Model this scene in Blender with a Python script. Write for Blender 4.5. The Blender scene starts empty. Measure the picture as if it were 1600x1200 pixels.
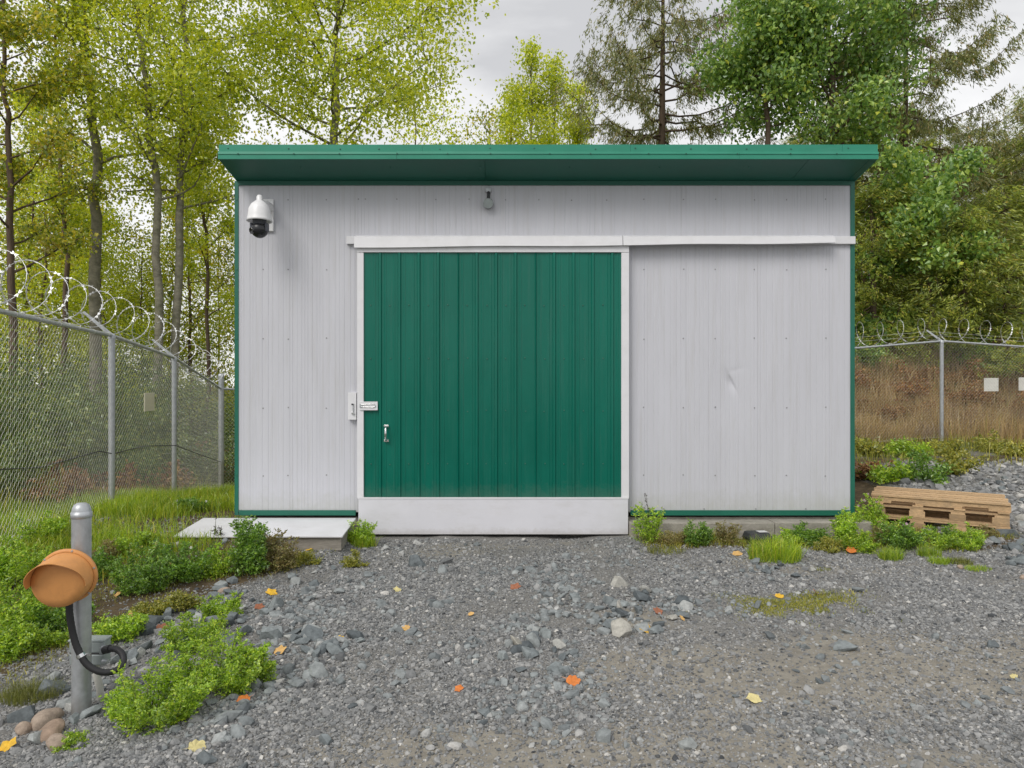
import bpy, bmesh, math, random
import numpy as np
from mathutils import Vector, Matrix, Euler

# ------------------------------------------------------------------ camera, world, sun, exposure
S = bpy.context.scene
COL = S.collection
F = 1067.0            # focal length in photo pixels (1600 wide)
EYE = 1.49
WY = 6.75             # plane of the shed's front wall

cam_d = bpy.data.cameras.new('camera')
cam_d.sensor_width = 36.0
cam_d.lens = 36.0 * F / 1600.0
cam_d.clip_start = 0.05
cam_d.clip_end = 2000.0
cam = bpy.data.objects.new('camera', cam_d)
cam.location = (0, 0, EYE)
cam.rotation_euler = (math.radians(90), 0, 0)
COL.objects.link(cam)
S.camera = cam

SUN_EL, SUN_AZ = 46.0, 212.0      # azimuth clockwise from +Y (north): behind-left of the camera
w = bpy.data.worlds.new('World')
S.world = w
w.use_nodes = True
nt = w.node_tree
nt.nodes.clear()
N, L = nt.nodes.new, nt.links.new
out = N('ShaderNodeOutputWorld'); bg = N('ShaderNodeBackground')
bg.inputs['Strength'].default_value = 0.1
sky = N('ShaderNodeTexSky'); sky.sky_type = 'NISHITA'; sky.sun_disc = False
sky.sun_elevation = math.radians(SUN_EL); sky.sun_rotation = math.radians(SUN_AZ)
tc = N('ShaderNodeTexCoord'); mp = N('ShaderNodeMapping')
mp.inputs['Scale'].default_value = (1.0, 1.0, 2.6)
mp.inputs['Location'].default_value = (4.582, -3.596, -4.764)
no = N('ShaderNodeTexNoise'); no.inputs['Scale'].default_value = 2.3
no.inputs['Detail'].default_value = 8; no.inputs['Roughness'].default_value = 0.52
no.inputs['Distortion'].default_value = 0.25
rp = N('ShaderNodeValToRGB')
rp.color_ramp.elements[0].position = 0.34; rp.color_ramp.elements[0].color = (5.5, 5.5, 5.6, 1)
rp.color_ramp.elements[1].position = 0.60; rp.color_ramp.elements[1].color = (8.6, 8.55, 8.5, 1)
mx = N('ShaderNodeMix'); mx.data_type = 'RGBA'; mx.inputs[0].default_value = 0.92
L(tc.outputs['Generated'], mp.inputs['Vector']); L(mp.outputs['Vector'], no.inputs['Vector'])
L(no.outputs['Fac'], rp.inputs['Fac']); L(sky.outputs['Color'], mx.inputs[6]); L(rp.outputs['Color'], mx.inputs[7])
L(mx.outputs[2], bg.inputs['Color']); L(bg.outputs['Background'], out.inputs['Surface'])

sd = bpy.data.lights.new('sun', 'SUN'); sd.energy = 1.5; sd.angle = math.radians(32); sd.color = (1.0, 0.96, 0.9)
so = bpy.data.objects.new('sun', sd); COL.objects.link(so)
az, el = math.radians(SUN_AZ), math.radians(SUN_EL)
to_sun = Vector((math.sin(az) * math.cos(el), math.cos(az) * math.cos(el), math.sin(el)))
so.rotation_euler = to_sun.to_track_quat('Z', 'Y').to_euler()
so.location = to_sun * 40

S.view_settings.view_transform = 'Standard'
S.view_settings.look = 'None'
S.view_settings.exposure = 0.3
S.view_settings.gamma = 1.0
S.view_settings.use_curve_mapping = False
S.render.engine = 'CYCLES'
S.cycles.max_bounces = 7
S.cycles.diffuse_bounces = 4
S.cycles.glossy_bounces = 3
S.cycles.transmission_bounces = 5

# ------------------------------------------------------------------ helpers
rng = np.random.default_rng(7)
random.seed(7)


class MB:
    """collects triangles and quads, builds one mesh"""
    def __init__(self):
        self.v = []; self.f = {3: [], 4: []}; self.n = 0

    def add(self, v, f):
        v = np.asarray(v, float).reshape(-1, 3)
        f = np.asarray(f, int)
        if len(f):
            self.f[f.shape[1]].append(f + self.n)
        self.v.append(v); self.n += len(v)
        return self

    def mesh(self, name, off=(0, 0, 0)):
        m = bpy.data.meshes.new(name)
        if not self.v:
            return m
        v = np.concatenate(self.v) - np.asarray(off, float)
        polys = []
        loops = []
        starts = []
        s = 0
        for k in (3, 4):
            if self.f[k]:
                a = np.concatenate(self.f[k])
                loops.append(a.ravel())
                starts.append(s + np.arange(len(a)) * k)
                s += a.size
        m.vertices.add(len(v)); m.vertices.foreach_set('co', v.ravel())
        lo = np.concatenate(loops); st = np.concatenate(starts)
        m.loops.add(len(lo)); m.loops.foreach_set('vertex_index', lo.astype(np.int32))
        m.polygons.add(len(st)); m.polygons.foreach_set('loop_start', st.astype(np.int32))
        m.polygons.foreach_set('use_smooth', np.zeros(len(st), bool))
        m.update(calc_edges=True)
        return m

    def build(self, name, mat, parent=None, local=False, smooth=False, bevel=0.0):
        off = (0, 0, 0)
        if parent is not None and not local:
            off = tuple(parent.location) if parent.parent is None else tuple(parent.location + parent.parent.location)
        m = self.mesh(name, off)
        return link(name, m, mat, parent, smooth, bevel)

    # shapes
    def box(self, lo, hi):
        x0, y0, z0 = lo; x1, y1, z1 = hi
        v = [(x0, y0, z0), (x1, y0, z0), (x1, y1, z0), (x0, y1, z0), (x0, y0, z1), (x1, y0, z1), (x1, y1, z1), (x0, y1, z1)]
        f = [(0, 3, 2, 1), (4, 5, 6, 7), (0, 1, 5, 4), (1, 2, 6, 5), (2, 3, 7, 6), (3, 0, 4, 7)]
        return self.add(v, f)

    def hexa(self, v8):
        f = [(0, 3, 2, 1), (4, 5, 6, 7), (0, 1, 5, 4), (1, 2, 6, 5), (2, 3, 7, 6), (3, 0, 4, 7)]
        return self.add(v8, f)

    def tube(self, pts, radii, sides=8, cap=True):
        pts = np.asarray(pts, float); n = len(pts)
        radii = np.broadcast_to(np.asarray(radii, float), (n,))
        t = np.gradient(pts, axis=0) if n > 1 else np.array([[0, 0, 1.0]])
        t /= np.linalg.norm(t, axis=1)[:, None] + 1e-9
        ref = np.array([0.0, 0, 1]) if abs(t[0][2]) < 0.9 else np.array([1.0, 0, 0])
        u = np.cross(t[0], ref); u /= np.linalg.norm(u)
        U = np.zeros_like(pts)
        for i in range(n):
            u = u - t[i] * np.dot(u, t[i]); u /= np.linalg.norm(u) + 1e-9
            U[i] = u
        W = np.cross(t, U)
        a = np.arange(sides) / sides * 2 * np.pi
        v = pts[:, None, :] + radii[:, None, None] * (np.cos(a)[None, :, None] * U[:, None, :] + np.sin(a)[None, :, None] * W[:, None, :])
        i = np.arange(n - 1)[:, None] * sides; j = np.arange(sides)[None, :]; j2 = (j + 1) % sides
        f = np.stack([i + j, i + j2, i + sides + j2, i + sides + j], -1).reshape(-1, 4)
        v = v.reshape(-1, 3)
        self.add(v, f)
        if cap:
            for ring, c, flip in ((0, pts[0], True), (n - 1, pts[-1], False)):
                vv = np.concatenate([v[ring * sides:(ring + 1) * sides], [c]])
                k = np.arange(sides)
                ff = np.stack([k, (k + 1) % sides, np.full(sides, sides)], -1)
                if flip:
                    ff = ff[:, ::-1]
                self.add(vv, ff)
        return self

    def lathe(self, prof, sides=24, M=None):
        """prof: (radius, z) pairs; around local z, moved by matrix M"""
        a = np.arange(sides) / sides * 2 * np.pi
        v = np.array([[(r * math.cos(b), r * math.sin(b), z) for b in a] for r, z in prof]).reshape(-1, 3)
        n = len(prof)
        i = np.arange(n - 1)[:, None] * sides; j = np.arange(sides)[None, :]; j2 = (j + 1) % sides
        f = np.stack([i + j, i + j2, i + sides + j2, i + sides + j], -1).reshape(-1, 4)
        if M is not None:
            A = np.array(M)
            v = v @ A[:3, :3].T + A[:3, 3]
        return self.add(v, f)


def link(name, mesh, mat, parent=None, smooth=False, bevel=0.0):
    o = bpy.data.objects.new(name, mesh)
    COL.objects.link(o)
    if mat is not None and not mesh.materials:
        mesh.materials.append(mat)
    if parent is not None:
        o.parent = parent
    if len(mesh.polygons):
        mesh.polygons.foreach_set('use_smooth', np.full(len(mesh.polygons), bool(smooth)))
    if bevel:
        b = o.modifiers.new('bevel', 'BEVEL'); b.width = bevel; b.segments = 2; b.limit_method = 'ANGLE'
    return o


def tag(o, label=None, cat=None, group=None, kind=None):
    if label: o['label'] = label
    if cat: o['category'] = cat
    if group: o['group'] = group
    if kind: o['kind'] = kind
    return o


def empty(name, loc, label, cat, group=None, rot=(0, 0, 0)):
    o = bpy.data.objects.new(name, None)
    o.empty_display_size = 0.1
    COL.objects.link(o)
    o.location = loc; o.rotation_euler = rot
    return tag(o, label, cat, group)


def copy_tree(o, parent=None):
    c = o.copy(); COL.objects.link(c)
    c.parent = parent
    for ch in o.children:
        copy_tree(ch, c)
    return c


def instance(name, src, parent, loc, rot=(0, 0, 0), scale=(1, 1, 1)):
    """an object of its own sharing a mesh"""
    o = bpy.data.objects.new(name, src)
    COL.objects.link(o)
    o.parent = parent
    o.location = loc; o.rotation_euler = rot; o.scale = scale
    return o


def P(px, py, Y):
    """photo pixel at depth Y -> world"""
    return np.array([(px - 800) * Y / F, Y, EYE - (py - 600) * Y / F])


def smooth(a, b, x):
    t = np.clip((x - a) / (b - a), 0, 1)
    return t * t * (3 - 2 * t)


_perm = np.random.default_rng(3).random((256, 256))


def vnoise(x, y):
    xi = np.floor(x).astype(int); yi = np.floor(y).astype(int)
    fx = x - xi; fy = y - yi
    fx = fx * fx * (3 - 2 * fx); fy = fy * fy * (3 - 2 * fy)
    g = lambda a, b: _perm[a & 255, b & 255]
    return (g(xi, yi) * (1 - fx) * (1 - fy) + g(xi + 1, yi) * fx * (1 - fy) + g(xi, yi + 1) * (1 - fx) * fy + g(xi + 1, yi + 1) * fx * fy)


def H(x, y):
    """terrain height"""
    x = np.asarray(x, float); y = np.asarray(y, float)
    z = np.zeros(np.broadcast(x, y).shape)
    z = z - 0.72 * smooth(-3.0, -4.9, x) * smooth(8.0, 13.2, y)
    z = z - 0.06 * smooth(-1.4, -2.2, x) * smooth(5.2, 4.0, y)
    z = z + 0.05 * np.exp(-(((x + 4.2) / 0.9) ** 2 + ((y - 6.6) / 0.9) ** 2))
    z = z + 0.06 * smooth(-1.7, -2.6, x) * smooth(4.8, 5.8, y) * smooth(9.5, 8.0, y)
    z = z + 0.24 * smooth(3.6, 5.4, x) * smooth(7.6, 10.3, y)
    z = z + 2.15 * smooth(2.0, 5.5, x) * smooth(14.2, 18.4, y)
    z = z - 0.05 * np.exp(-(((x - 0.5) / 0.22) ** 2 + ((y - 6.66) / 0.12) ** 2))
    z = z + 0.07 * smooth(-1.35, -1.6, x) * smooth(-3.4, -3.0, x) * smooth(5.2, 5.8, y) * smooth(6.7, 6.3, y)
    bl = smooth(6.9, 6.5, y)
    z = z + (vnoise(x * 1.7 + 5, y * 1.7) - 0.5) * 0.05 * bl
    z = z + (vnoise(x * 6 + 9, y * 6) - 0.5) * 0.018
    far = smooth(9, 14, np.abs(x) + np.maximum(y - 8, 0))
    z = z + (vnoise(x * 0.35, y * 0.35) - 0.5) * 0.35 * far
    return z


def gp(px, py):
    """where the photo pixel's ray meets the terrain"""
    lo = 1.6
    ys = np.arange(1.6, 40, 0.01)
    xs = (px - 800) * ys / F
    zs = EYE - (py - 600) * ys / F
    d = zs - H(xs, ys)
    i = int(np.argmax(d <= 0)) if (d <= 0).any() else len(ys) - 1
    return np.array([xs[i], ys[i], float(H(xs[i], ys[i]))])


def rand_frames(n, r):
    q = r.normal(size=(n, 4)); q /= np.linalg.norm(q, axis=1)[:, None]
    a, b, c, d = q.T
    return np.stack([np.stack([1 - 2 * (c * c + d * d), 2 * (b * c + a * d), 2 * (b * d - a * c)], -1),
                     np.stack([2 * (b * c - a * d), 1 - 2 * (b * b + d * d), 2 * (c * d + a * b)], -1),
                     np.stack([2 * (b * d + a * c), 2 * (c * d - a * b), 1 - 2 * (b * b + c * c)], -1)], 1)


def frames_from_dir(d, r, spin=None):
    """frames whose first axis is d"""
    d = d / (np.linalg.norm(d, axis=1)[:, None] + 1e-9)
    q = r.normal(size=d.shape)
    u = np.cross(d, q); u /= np.linalg.norm(u, axis=1)[:, None] + 1e-9
    return np.stack([d, u, np.cross(d, u)], 1)


def add_leaves(mb, c, fr, ln, wd, fold=0.25):
    """pointed folded leaf: two triangles each, along fr[:,0], across fr[:,1]"""
    n = len(c)
    ln = np.broadcast_to(ln, (n,))[:, None]; wd = np.broadcast_to(wd, (n,))[:, None]
    a, b, k = fr[:, 0], fr[:, 1], fr[:, 2]
    p0 = c - a * ln * 0.5; p2 = c + a * ln * 0.5
    m = c - a * ln * 0.08
    p1 = m + b * wd * 0.5 + k * wd * fold; p3 = m - b * wd * 0.5 + k * wd * fold
    v = np.stack([p0, p1, p2, p3], 1).reshape(-1, 3)
    i = np.arange(n)[:, None] * 4
    f = np.concatenate([i + np.array([[0, 1, 2]]), i + np.array([[0, 2, 3]])])
    mb.add(v, f)


def add_blades(mb, base, height, width, lean, r):
    """grass blades: a bent tapering strip each, three triangles"""
    n = len(base)
    az = r.random(n) * 2 * np.pi
    d = np.stack([np.cos(az), np.sin(az), np.zeros(n)], -1)
    s = np.stack([-np.sin(az), np.cos(az), np.zeros(n)], -1)
    tw = r.random(n) * 2 * np.pi
    s = s * np.cos(tw)[:, None] + d * np.sin(tw)[:, None]
    height = np.broadcast_to(height, (n,))[:, None]; width = np.broadcast_to(width, (n,))[:, None]
    lean = np.broadcast_to(lean, (n,))[:, None]
    up = np.array([[0, 0, 1.0]])
    b0 = base - s * width / 2; b1 = base + s * width / 2
    mid = base + up * height * 0.6 + d * lean * height * 0.3
    m0 = mid - s * width * 0.38; m1 = mid + s * width * 0.38
    tip = base + up * height * (1 - 0.25 * lean) + d * lean * height * 0.95
    v = np.stack([b0, b1, m1, m0, tip], 1).reshape(-1, 3)
    i = np.arange(n)[:, None] * 5
    f = np.concatenate([i + np.array([[0, 1, 2]]), i + np.array([[0, 2, 3]]), i + np.array([[3, 2, 4]])])
    mb.add(v, f)


# ------------------------------------------------------------------ materials
def new_mat(name):
    m = bpy.data.materials.new(name); m.use_nodes = True
    m.node_tree.nodes.clear()
    nt = m.node_tree
    o = nt.nodes.new('ShaderNodeOutputMaterial')
    return m, nt, nt.nodes.new, nt.links.new, o


def ramp(N, cols, interp='LINEAR'):
    r = N('ShaderNodeValToRGB'); r.color_ramp.interpolation = interp
    e = r.color_ramp.elements
    e[0].position, e[0].color = cols[0][0], (*cols[0][1], 1)
    e[1].position, e[1].color = cols[-1][0], (*cols[-1][1], 1)
    for p, c in cols[1:-1]:
        x = e.new(p); x.color = (*c, 1)
    return r


def mat_surface(name, col, rough=0.5, metal=0.0, spec=0.5, var=0.12, nscale=6.0, bump=0.0, bscale=60.0, stretch=(1, 1, 1), dirt=None, coat=0.0, objrand=0.0):
    """painted / metal / stone surface with noise in colour, gloss and relief. dirt = (colour, amount, scale, stretch)"""
    m, nt, N, Lk, o = new_mat(name)
    b = N('ShaderNodeBsdfPrincipled')
    b.inputs['Roughness'].default_value = rough; b.inputs['Metallic'].default_value = metal
    b.inputs['Specular IOR Level'].default_value = spec
    if coat: b.inputs['Coat Weight'].default_value = coat; b.inputs['Coat Roughness'].default_value = 0.2
    g = N('ShaderNodeNewGeometry'); mp = N('ShaderNodeMapping'); mp.inputs['Scale'].default_value = stretch
    Lk(g.outputs['Position'], mp.inputs['Vector'])
    n = N('ShaderNodeTexNoise'); n.inputs['Scale'].default_value = nscale; n.inputs['Detail'].default_value = 6
    n.inputs['Roughness'].default_value = 0.65
    Lk(mp.outputs['Vector'], n.inputs['Vector'])
    lo = tuple(c * (1 - var) for c in col); hi = tuple(min(1, c * (1 + var)) for c in col)
    r = ramp(N, [(0.3, lo), (0.7, hi)])
    Lk(n.outputs['Fac'], r.inputs['Fac'])
    c = r.outputs['Color']
    if objrand:
        oi = N('ShaderNodeObjectInfo'); hs = N('ShaderNodeHueSaturation')
        mr = N('ShaderNodeMapRange'); mr.inputs[3].default_value = 1 - objrand; mr.inputs[4].default_value = 1 + objrand
        Lk(oi.outputs['Random'], mr.inputs[0]); Lk(mr.outputs[0], hs.inputs['Value']); Lk(c, hs.inputs['Color'])
        c = hs.outputs['Color']
    if dirt:
        dc, am, ds, dst = dirt
        mp2 = N('ShaderNodeMapping'); mp2.inputs['Scale'].default_value = dst
        Lk(g.outputs['Position'], mp2.inputs['Vector'])
        n2 = N('ShaderNodeTexNoise'); n2.inputs['Scale'].default_value = ds; n2.inputs['Detail'].default_value = 8
        n2.inputs['Roughness'].default_value = 0.7
        Lk(mp2.outputs['Vector'], n2.inputs['Vector'])
        mr = N('ShaderNodeMapRange'); mr.inputs[1].default_value = 0.5; mr.inputs[2].default_value = 0.75
        mr.inputs[4].default_value = am
        Lk(n2.outputs['Fac'], mr.inputs[0])
        mx = N('ShaderNodeMix'); mx.data_type = 'RGBA'
        Lk(mr.outputs[0], mx.inputs[0]); Lk(c, mx.inputs[6]); mx.inputs[7].default_value = (*dc, 1)
        c = mx.outputs[2]
    Lk(c, b.inputs['Base Color'])
    rr = N('ShaderNodeMapRange'); rr.inputs[3].default_value = max(0, rough - 0.1); rr.inputs[4].default_value = min(1, rough + 0.12)
    Lk(n.outputs['Fac'], rr.inputs[0]); Lk(rr.outputs[0], b.inputs['Roughness'])
    if bump:
        n3 = N('ShaderNodeTexNoise'); n3.inputs['Scale'].default_value = bscale; n3.inputs['Detail'].default_value = 5
        Lk(mp.outputs['Vector'], n3.inputs['Vector'])
        bp = N('ShaderNodeBump'); bp.inputs['Strength'].default_value = bump; bp.inputs['Distance'].default_value = 0.02
        Lk(n3.outputs['Fac'], bp.inputs['Height']); Lk(bp.outputs['Normal'], b.inputs['Normal'])
    Lk(b.outputs['BSDF'], o.inputs['Surface'])
    return m


def add_splash(m, col, z0, z1, amount, scale=14.0):
    """mud splashed up from the ground, ragged upper edge"""
    nt = m.node_tree; N, Lk = nt.nodes.new, nt.links.new
    b = next(x for x in nt.nodes if x.type == 'BSDF_PRINCIPLED')
    src = b.inputs['Base Color'].links[0].from_socket
    g = N('ShaderNodeNewGeometry'); sp = N('ShaderNodeSeparateXYZ'); Lk(g.outputs['Position'], sp.inputs[0])
    mr = N('ShaderNodeMapRange'); mr.inputs[1].default_value = z0; mr.inputs[2].default_value = z1; mr.inputs[3].default_value = 0.75; mr.inputs[4].default_value = 0.0
    Lk(sp.outputs['Z'], mr.inputs[0])
    n = N('ShaderNodeTexNoise'); n.inputs['Scale'].default_value = scale; n.inputs['Detail'].default_value = 9; n.inputs['Roughness'].default_value = 0.75
    Lk(g.outputs['Position'], n.inputs['Vector'])
    ad = N('ShaderNodeMath'); ad.operation = 'ADD'; Lk(mr.outputs[0], ad.inputs[0]); Lk(n.outputs['Fac'], ad.inputs[1])
    m2 = N('ShaderNodeMapRange'); m2.inputs[1].default_value = 0.72; m2.inputs[2].default_value = 1.15; m2.inputs[4].default_value = amount
    Lk(ad.outputs[0], m2.inputs[0])
    mx = N('ShaderNodeMix'); mx.data_type = 'RGBA'; Lk(m2.outputs[0], mx.inputs[0]); Lk(src, mx.inputs[6]); mx.inputs[7].default_value = (*col, 1)
    Lk(mx.outputs[2], b.inputs['Base Color'])


def mat_leaf(name, cols, trans=0.45, patch=None, gloss=0.08, nscale=0.5):
    """cols: ramp over a random number per leaf; patch=(colour, threshold): patches of leaves turned"""
    m, nt, N, Lk, o = new_mat(name)
    g = N('ShaderNodeNewGeometry')
    r = ramp(N, cols); Lk(g.outputs['Random Per Island'], r.inputs['Fac'])
    c = r.outputs['Color']
    oi = N('ShaderNodeObjectInfo')
    add = N('ShaderNodeVectorMath'); add.operation = 'ADD'
    Lk(g.outputs['Position'], add.inputs[0]); Lk(oi.outputs['Random'], add.inputs[1])
    n = N('ShaderNodeTexNoise'); n.inputs['Scale'].default_value = nscale; n.inputs['Detail'].default_value = 3
    Lk(add.outputs[0], n.inputs['Vector'])
    if patch:
        mr = N('ShaderNodeMapRange'); mr.inputs[1].default_value = patch[1]; mr.inputs[2].default_value = patch[1] + 0.1
        mr.inputs[4].default_value = 0.85
        Lk(n.outputs['Fac'], mr.inputs[0])
        mx = N('ShaderNodeMix'); mx.data_type = 'RGBA'
        Lk(mr.outputs[0], mx.inputs[0]); Lk(c, mx.inputs[6]); mx.inputs[7].default_value = (*patch[0], 1)
        c = mx.outputs[2]
    hs = N('ShaderNodeHueSaturation'); mv = N('ShaderNodeMapRange')
    mv.inputs[1].default_value = 0.3; mv.inputs[2].default_value = 0.7; mv.inputs[3].default_value = 0.78; mv.inputs[4].default_value = 1.2
    Lk(n.outputs['Fac'], mv.inputs[0]); Lk(mv.outputs[0], hs.inputs['Value']); Lk(c, hs.inputs['Color'])
    c = hs.outputs['Color']
    d = N('ShaderNodeBsdfDiffuse'); t = N('ShaderNodeBsdfTranslucent'); gl = N('ShaderNodeBsdfGlossy')
    gl.inputs['Roughness'].default_value = 0.4; gl.inputs['Color'].default_value = (0.8, 0.85, 0.8, 1)
    Lk(c, d.inputs['Color']); Lk(c, t.inputs['Color'])
    m1 = N('ShaderNodeMixShader'); m1.inputs[0].default_value = trans
    Lk(d.outputs[0], m1.inputs[1]); Lk(t.outputs[0], m1.inputs[2])
    m2 = N('ShaderNodeMixShader'); m2.inputs[0].default_value = gloss
    Lk(m1.outputs[0], m2.inputs[1]); Lk(gl.outputs[0], m2.inputs[2])
    Lk(m2.outputs[0], o.inputs['Surface'])
    return m


M = {}
M['panel'] = mat_surface('white_panel_paint', (0.575, 0.58, 0.625), 0.42, var=0.035, nscale=2.0, stretch=(3, 3, 0.5),
                         dirt=((0.42, 0.41, 0.38), 0.35, 3.0, (9, 9, 0.35)))
M['white'] = mat_surface('white_trim_paint', (0.74, 0.74, 0.765), 0.38, var=0.04, nscale=4, dirt=((0.48, 0.47, 0.44), 0.22, 5.0, (1, 1, 1)))
M['kick'] = mat_surface('white_kick_plate', (0.70, 0.70, 0.745), 0.4, var=0.04, nscale=3, dirt=((0.46, 0.44, 0.40), 0.25, 5.0, (0.6, 1, 2.0)))
M['green'] = mat_surface('green_door_paint', (0.003, 0.132, 0.092), 0.2, spec=0.3, var=0.14, nscale=1.3, stretch=(1, 1, 0.4),
                         dirt=((0.03, 0.15, 0.115), 0.6, 2.2, (9, 3, 0.4)))
M['green_trim'] = mat_surface('green_trim_paint', (0.012, 0.135, 0.09), 0.38, var=0.12, nscale=3)
M['green_fascia'] = mat_surface('weathered_green_fascia', (0.03, 0.25, 0.165), 0.42, spec=0.35, var=0.10, nscale=2.5, dirt=((0.07, 0.30, 0.22), 0.5, 3.0, (0.5, 1, 3)))
M['green_soffit'] = mat_surface('green_soffit_paint', (0.014, 0.115, 0.082), 0.45, var=0.12, nscale=1.6)
M['screw'] = mat_surface('grey_screw', (0.32, 0.32, 0.33), 0.45, metal=0.4, var=0.2, nscale=40)
M['screw_green'] = mat_surface('green_screw', (0.02, 0.13, 0.09), 0.35, var=0.2, nscale=40)
M['galv'] = mat_surface('galvanised_steel', (0.46, 0.48, 0.50), 0.42, metal=0.55, var=0.16, nscale=22, dirt=((0.33, 0.34, 0.34), 0.5, 18, (1, 1, 0.3)))
M['wire'] = mat_surface('galvanised_wire', (0.58, 0.58, 0.53), 0.5, metal=0.15, var=0.15, nscale=30)
M['razor'] = mat_surface('razor_wire_steel', (0.66, 0.67, 0.67), 0.35, metal=0.5, var=0.1, nscale=30)
M['chrome'] = mat_surface('bright_steel', (0.75, 0.76, 0.76), 0.18, metal=1.0, var=0.05, nscale=20)
M['dark_metal'] = mat_surface('dark_steel', (0.08, 0.08, 0.085), 0.45, metal=0.4, var=0.2, nscale=40)
M['cam_white'] = mat_surface('camera_white_plastic', (0.80, 0.80, 0.81), 0.3, var=0.03, nscale=10)
M['cam_black'] = mat_surface('camera_black_plastic', (0.018, 0.019, 0.022), 0.25, var=0.2, nscale=20)
M['cam_grey'] = mat_surface('camera_grey_plastic', (0.07, 0.075, 0.095), 0.4, var=0.1, nscale=20)
M['lens'] = mat_surface('camera_lens', (0.01, 0.01, 0.012), 0.06, spec=0.8, var=0.1, nscale=10)
M['grey_box'] = mat_surface('grey_enamel', (0.32, 0.36, 0.36), 0.4, metal=0.2, var=0.1, nscale=14, dirt=((0.2, 0.22, 0.22), 0.4, 30, (1, 1, 1)))
M['orange'] = mat_surface('orange_tan_plastic', (0.66, 0.30, 0.095), 0.5, var=0.10, nscale=5, dirt=((0.30, 0.14, 0.06), 0.45, 7, (1, 1, 1)), bump=0.03, bscale=150)
M['rubber'] = mat_surface('black_rubber', (0.016, 0.016, 0.018), 0.5, var=0.2, nscale=40)
M['pvc'] = mat_surface('grey_pvc', (0.50, 0.49, 0.45), 0.5, var=0.12, nscale=20)
M['concrete'] = mat_surface('weathered_concrete', (0.33, 0.31, 0.27), 0.9, spec=0.2, var=0.2, nscale=9, bump=0.35, bscale=45, dirt=((0.16, 0.15, 0.11), 0.7, 5, (1, 1, 2)))
M['timber'] = mat_surface('grey_timber', (0.30, 0.275, 0.24), 0.85, spec=0.2, var=0.25, nscale=9, stretch=(1, 1, 8), bump=0.3, bscale=30)
M['pallet'] = mat_surface('pallet_wood', (0.52, 0.355, 0.20), 0.75, spec=0.25, var=0.24, nscale=5, stretch=(3, 9, 14), bump=0.25, bscale=18, objrand=0.34,
                          dirt=((0.26, 0.20, 0.14), 0.7, 7, (1, 2, 2)))
M['bait'] = mat_surface('black_bait_box_plastic', (0.022, 0.023, 0.026), 0.45, var=0.2, nscale=20, dirt=((0.13, 0.12, 0.10), 0.5, 18, (1, 1, 1)))
M['sticker'] = mat_surface('paper_label', (0.6, 0.6, 0.6), 0.5, var=0.1, nscale=90)
M['sign'] = mat_surface('white_sign_back', (0.72, 0.71, 0.66), 0.5, var=0.06, nscale=8)
M['sign_tan'] = mat_surface('cream_sign_back', (0.68, 0.64, 0.46), 0.5, var=0.08, nscale=8)
M['roof'] = mat_surface('green_roof_sheet', (0.02, 0.15, 0.10), 0.4, var=0.12, nscale=2)
M['cable'] = mat_surface('dark_cable', (0.03, 0.03, 0.03), 0.6, var=0.2, nscale=20)

# stones: colour differs from stone to stone
def mat_stone(name, cols, attr=None):
    m, nt, N, Lk, o = new_mat(name)
    b = N('ShaderNodeBsdfPrincipled'); b.inputs['Roughness'].default_value = 0.82; b.inputs['Specular IOR Level'].default_value = 0.3
    r = ramp(N, cols)
    if attr:
        a = N('ShaderNodeAttribute'); a.attribute_type = 'INSTANCER'; a.attribute_name = attr
        Lk(a.outputs['Fac'], r.inputs['Fac'])
    else:
        a = N('ShaderNodeObjectInfo'); Lk(a.outputs['Random'], r.inputs['Fac'])
    g = N('ShaderNodeNewGeometry')
    n = N('ShaderNodeTexNoise'); n.inputs['Scale'].default_value = 26; n.inputs['Detail'].default_value = 7; n.inputs['Roughness'].default_value = 0.7
    Lk(g.outputs['Position'], n.inputs['Vector'])
    mv = N('ShaderNodeMapRange'); mv.inputs[1].default_value = 0.3; mv.inputs[2].default_value = 0.7; mv.inputs[3].default_value = 0.68; mv.inputs[4].default_value = 1.35
    hs = N('ShaderNodeHueSaturation')
    Lk(n.outputs['Fac'], mv.inputs[0]); Lk(mv.outputs[0], hs.inputs['Value']); Lk(r.outputs['Color'], hs.inputs['Color'])
    # dust settled on faces that look up is lighter stone dust
    Lk(hs.outputs['Color'], b.inputs['Base Color'])
    n2 = N('ShaderNodeTexNoise'); n2.inputs['Scale'].default_value = 90; n2.inputs['Detail'].default_value = 4
    Lk(g.outputs['Position'], n2.inputs['Vector'])
    bp = N('ShaderNodeBump'); bp.inputs['Strength'].default_value = 0.5; bp.inputs['Distance'].default_value = 0.006
    Lk(n2.outputs['Fac'], bp.inputs['Height']); Lk(bp.outputs['Normal'], b.inputs['Normal'])
    Lk(b.outputs['BSDF'], o.inputs['Surface'])
    return m


M['stone'] = mat_stone('blue_grey_stone', [(0.0, (0.09, 0.103, 0.11)), (0.35, (0.16, 0.18, 0.187)), (0.7, (0.235, 0.258, 0.26)), (0.9, (0.33, 0.34, 0.33)), (1.0, (0.40, 0.38, 0.33))])
M['gravel'] = mat_stone('gravel_stone', [(0.0, (0.065, 0.07, 0.075)), (0.4, (0.188, 0.192, 0.193)), (0.75, (0.295, 0.295, 0.29)), (0.95, (0.39, 0.385, 0.37)), (1.0, (0.50, 0.485, 0.455))], attr='tone')
M['stone_chip'] = mat_stone('blue_grey_chip', [(0.0, (0.08, 0.09, 0.095)), (0.4, (0.18, 0.197, 0.202)), (0.75, (0.28, 0.30, 0.30)), (1.0, (0.46, 0.45, 0.43))], attr='tone')
M['tan_stone'] = mat_stone('tan_stone', [(0.0, (0.30, 0.22, 0.165)), (1.0, (0.38, 0.31, 0.25))])

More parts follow.
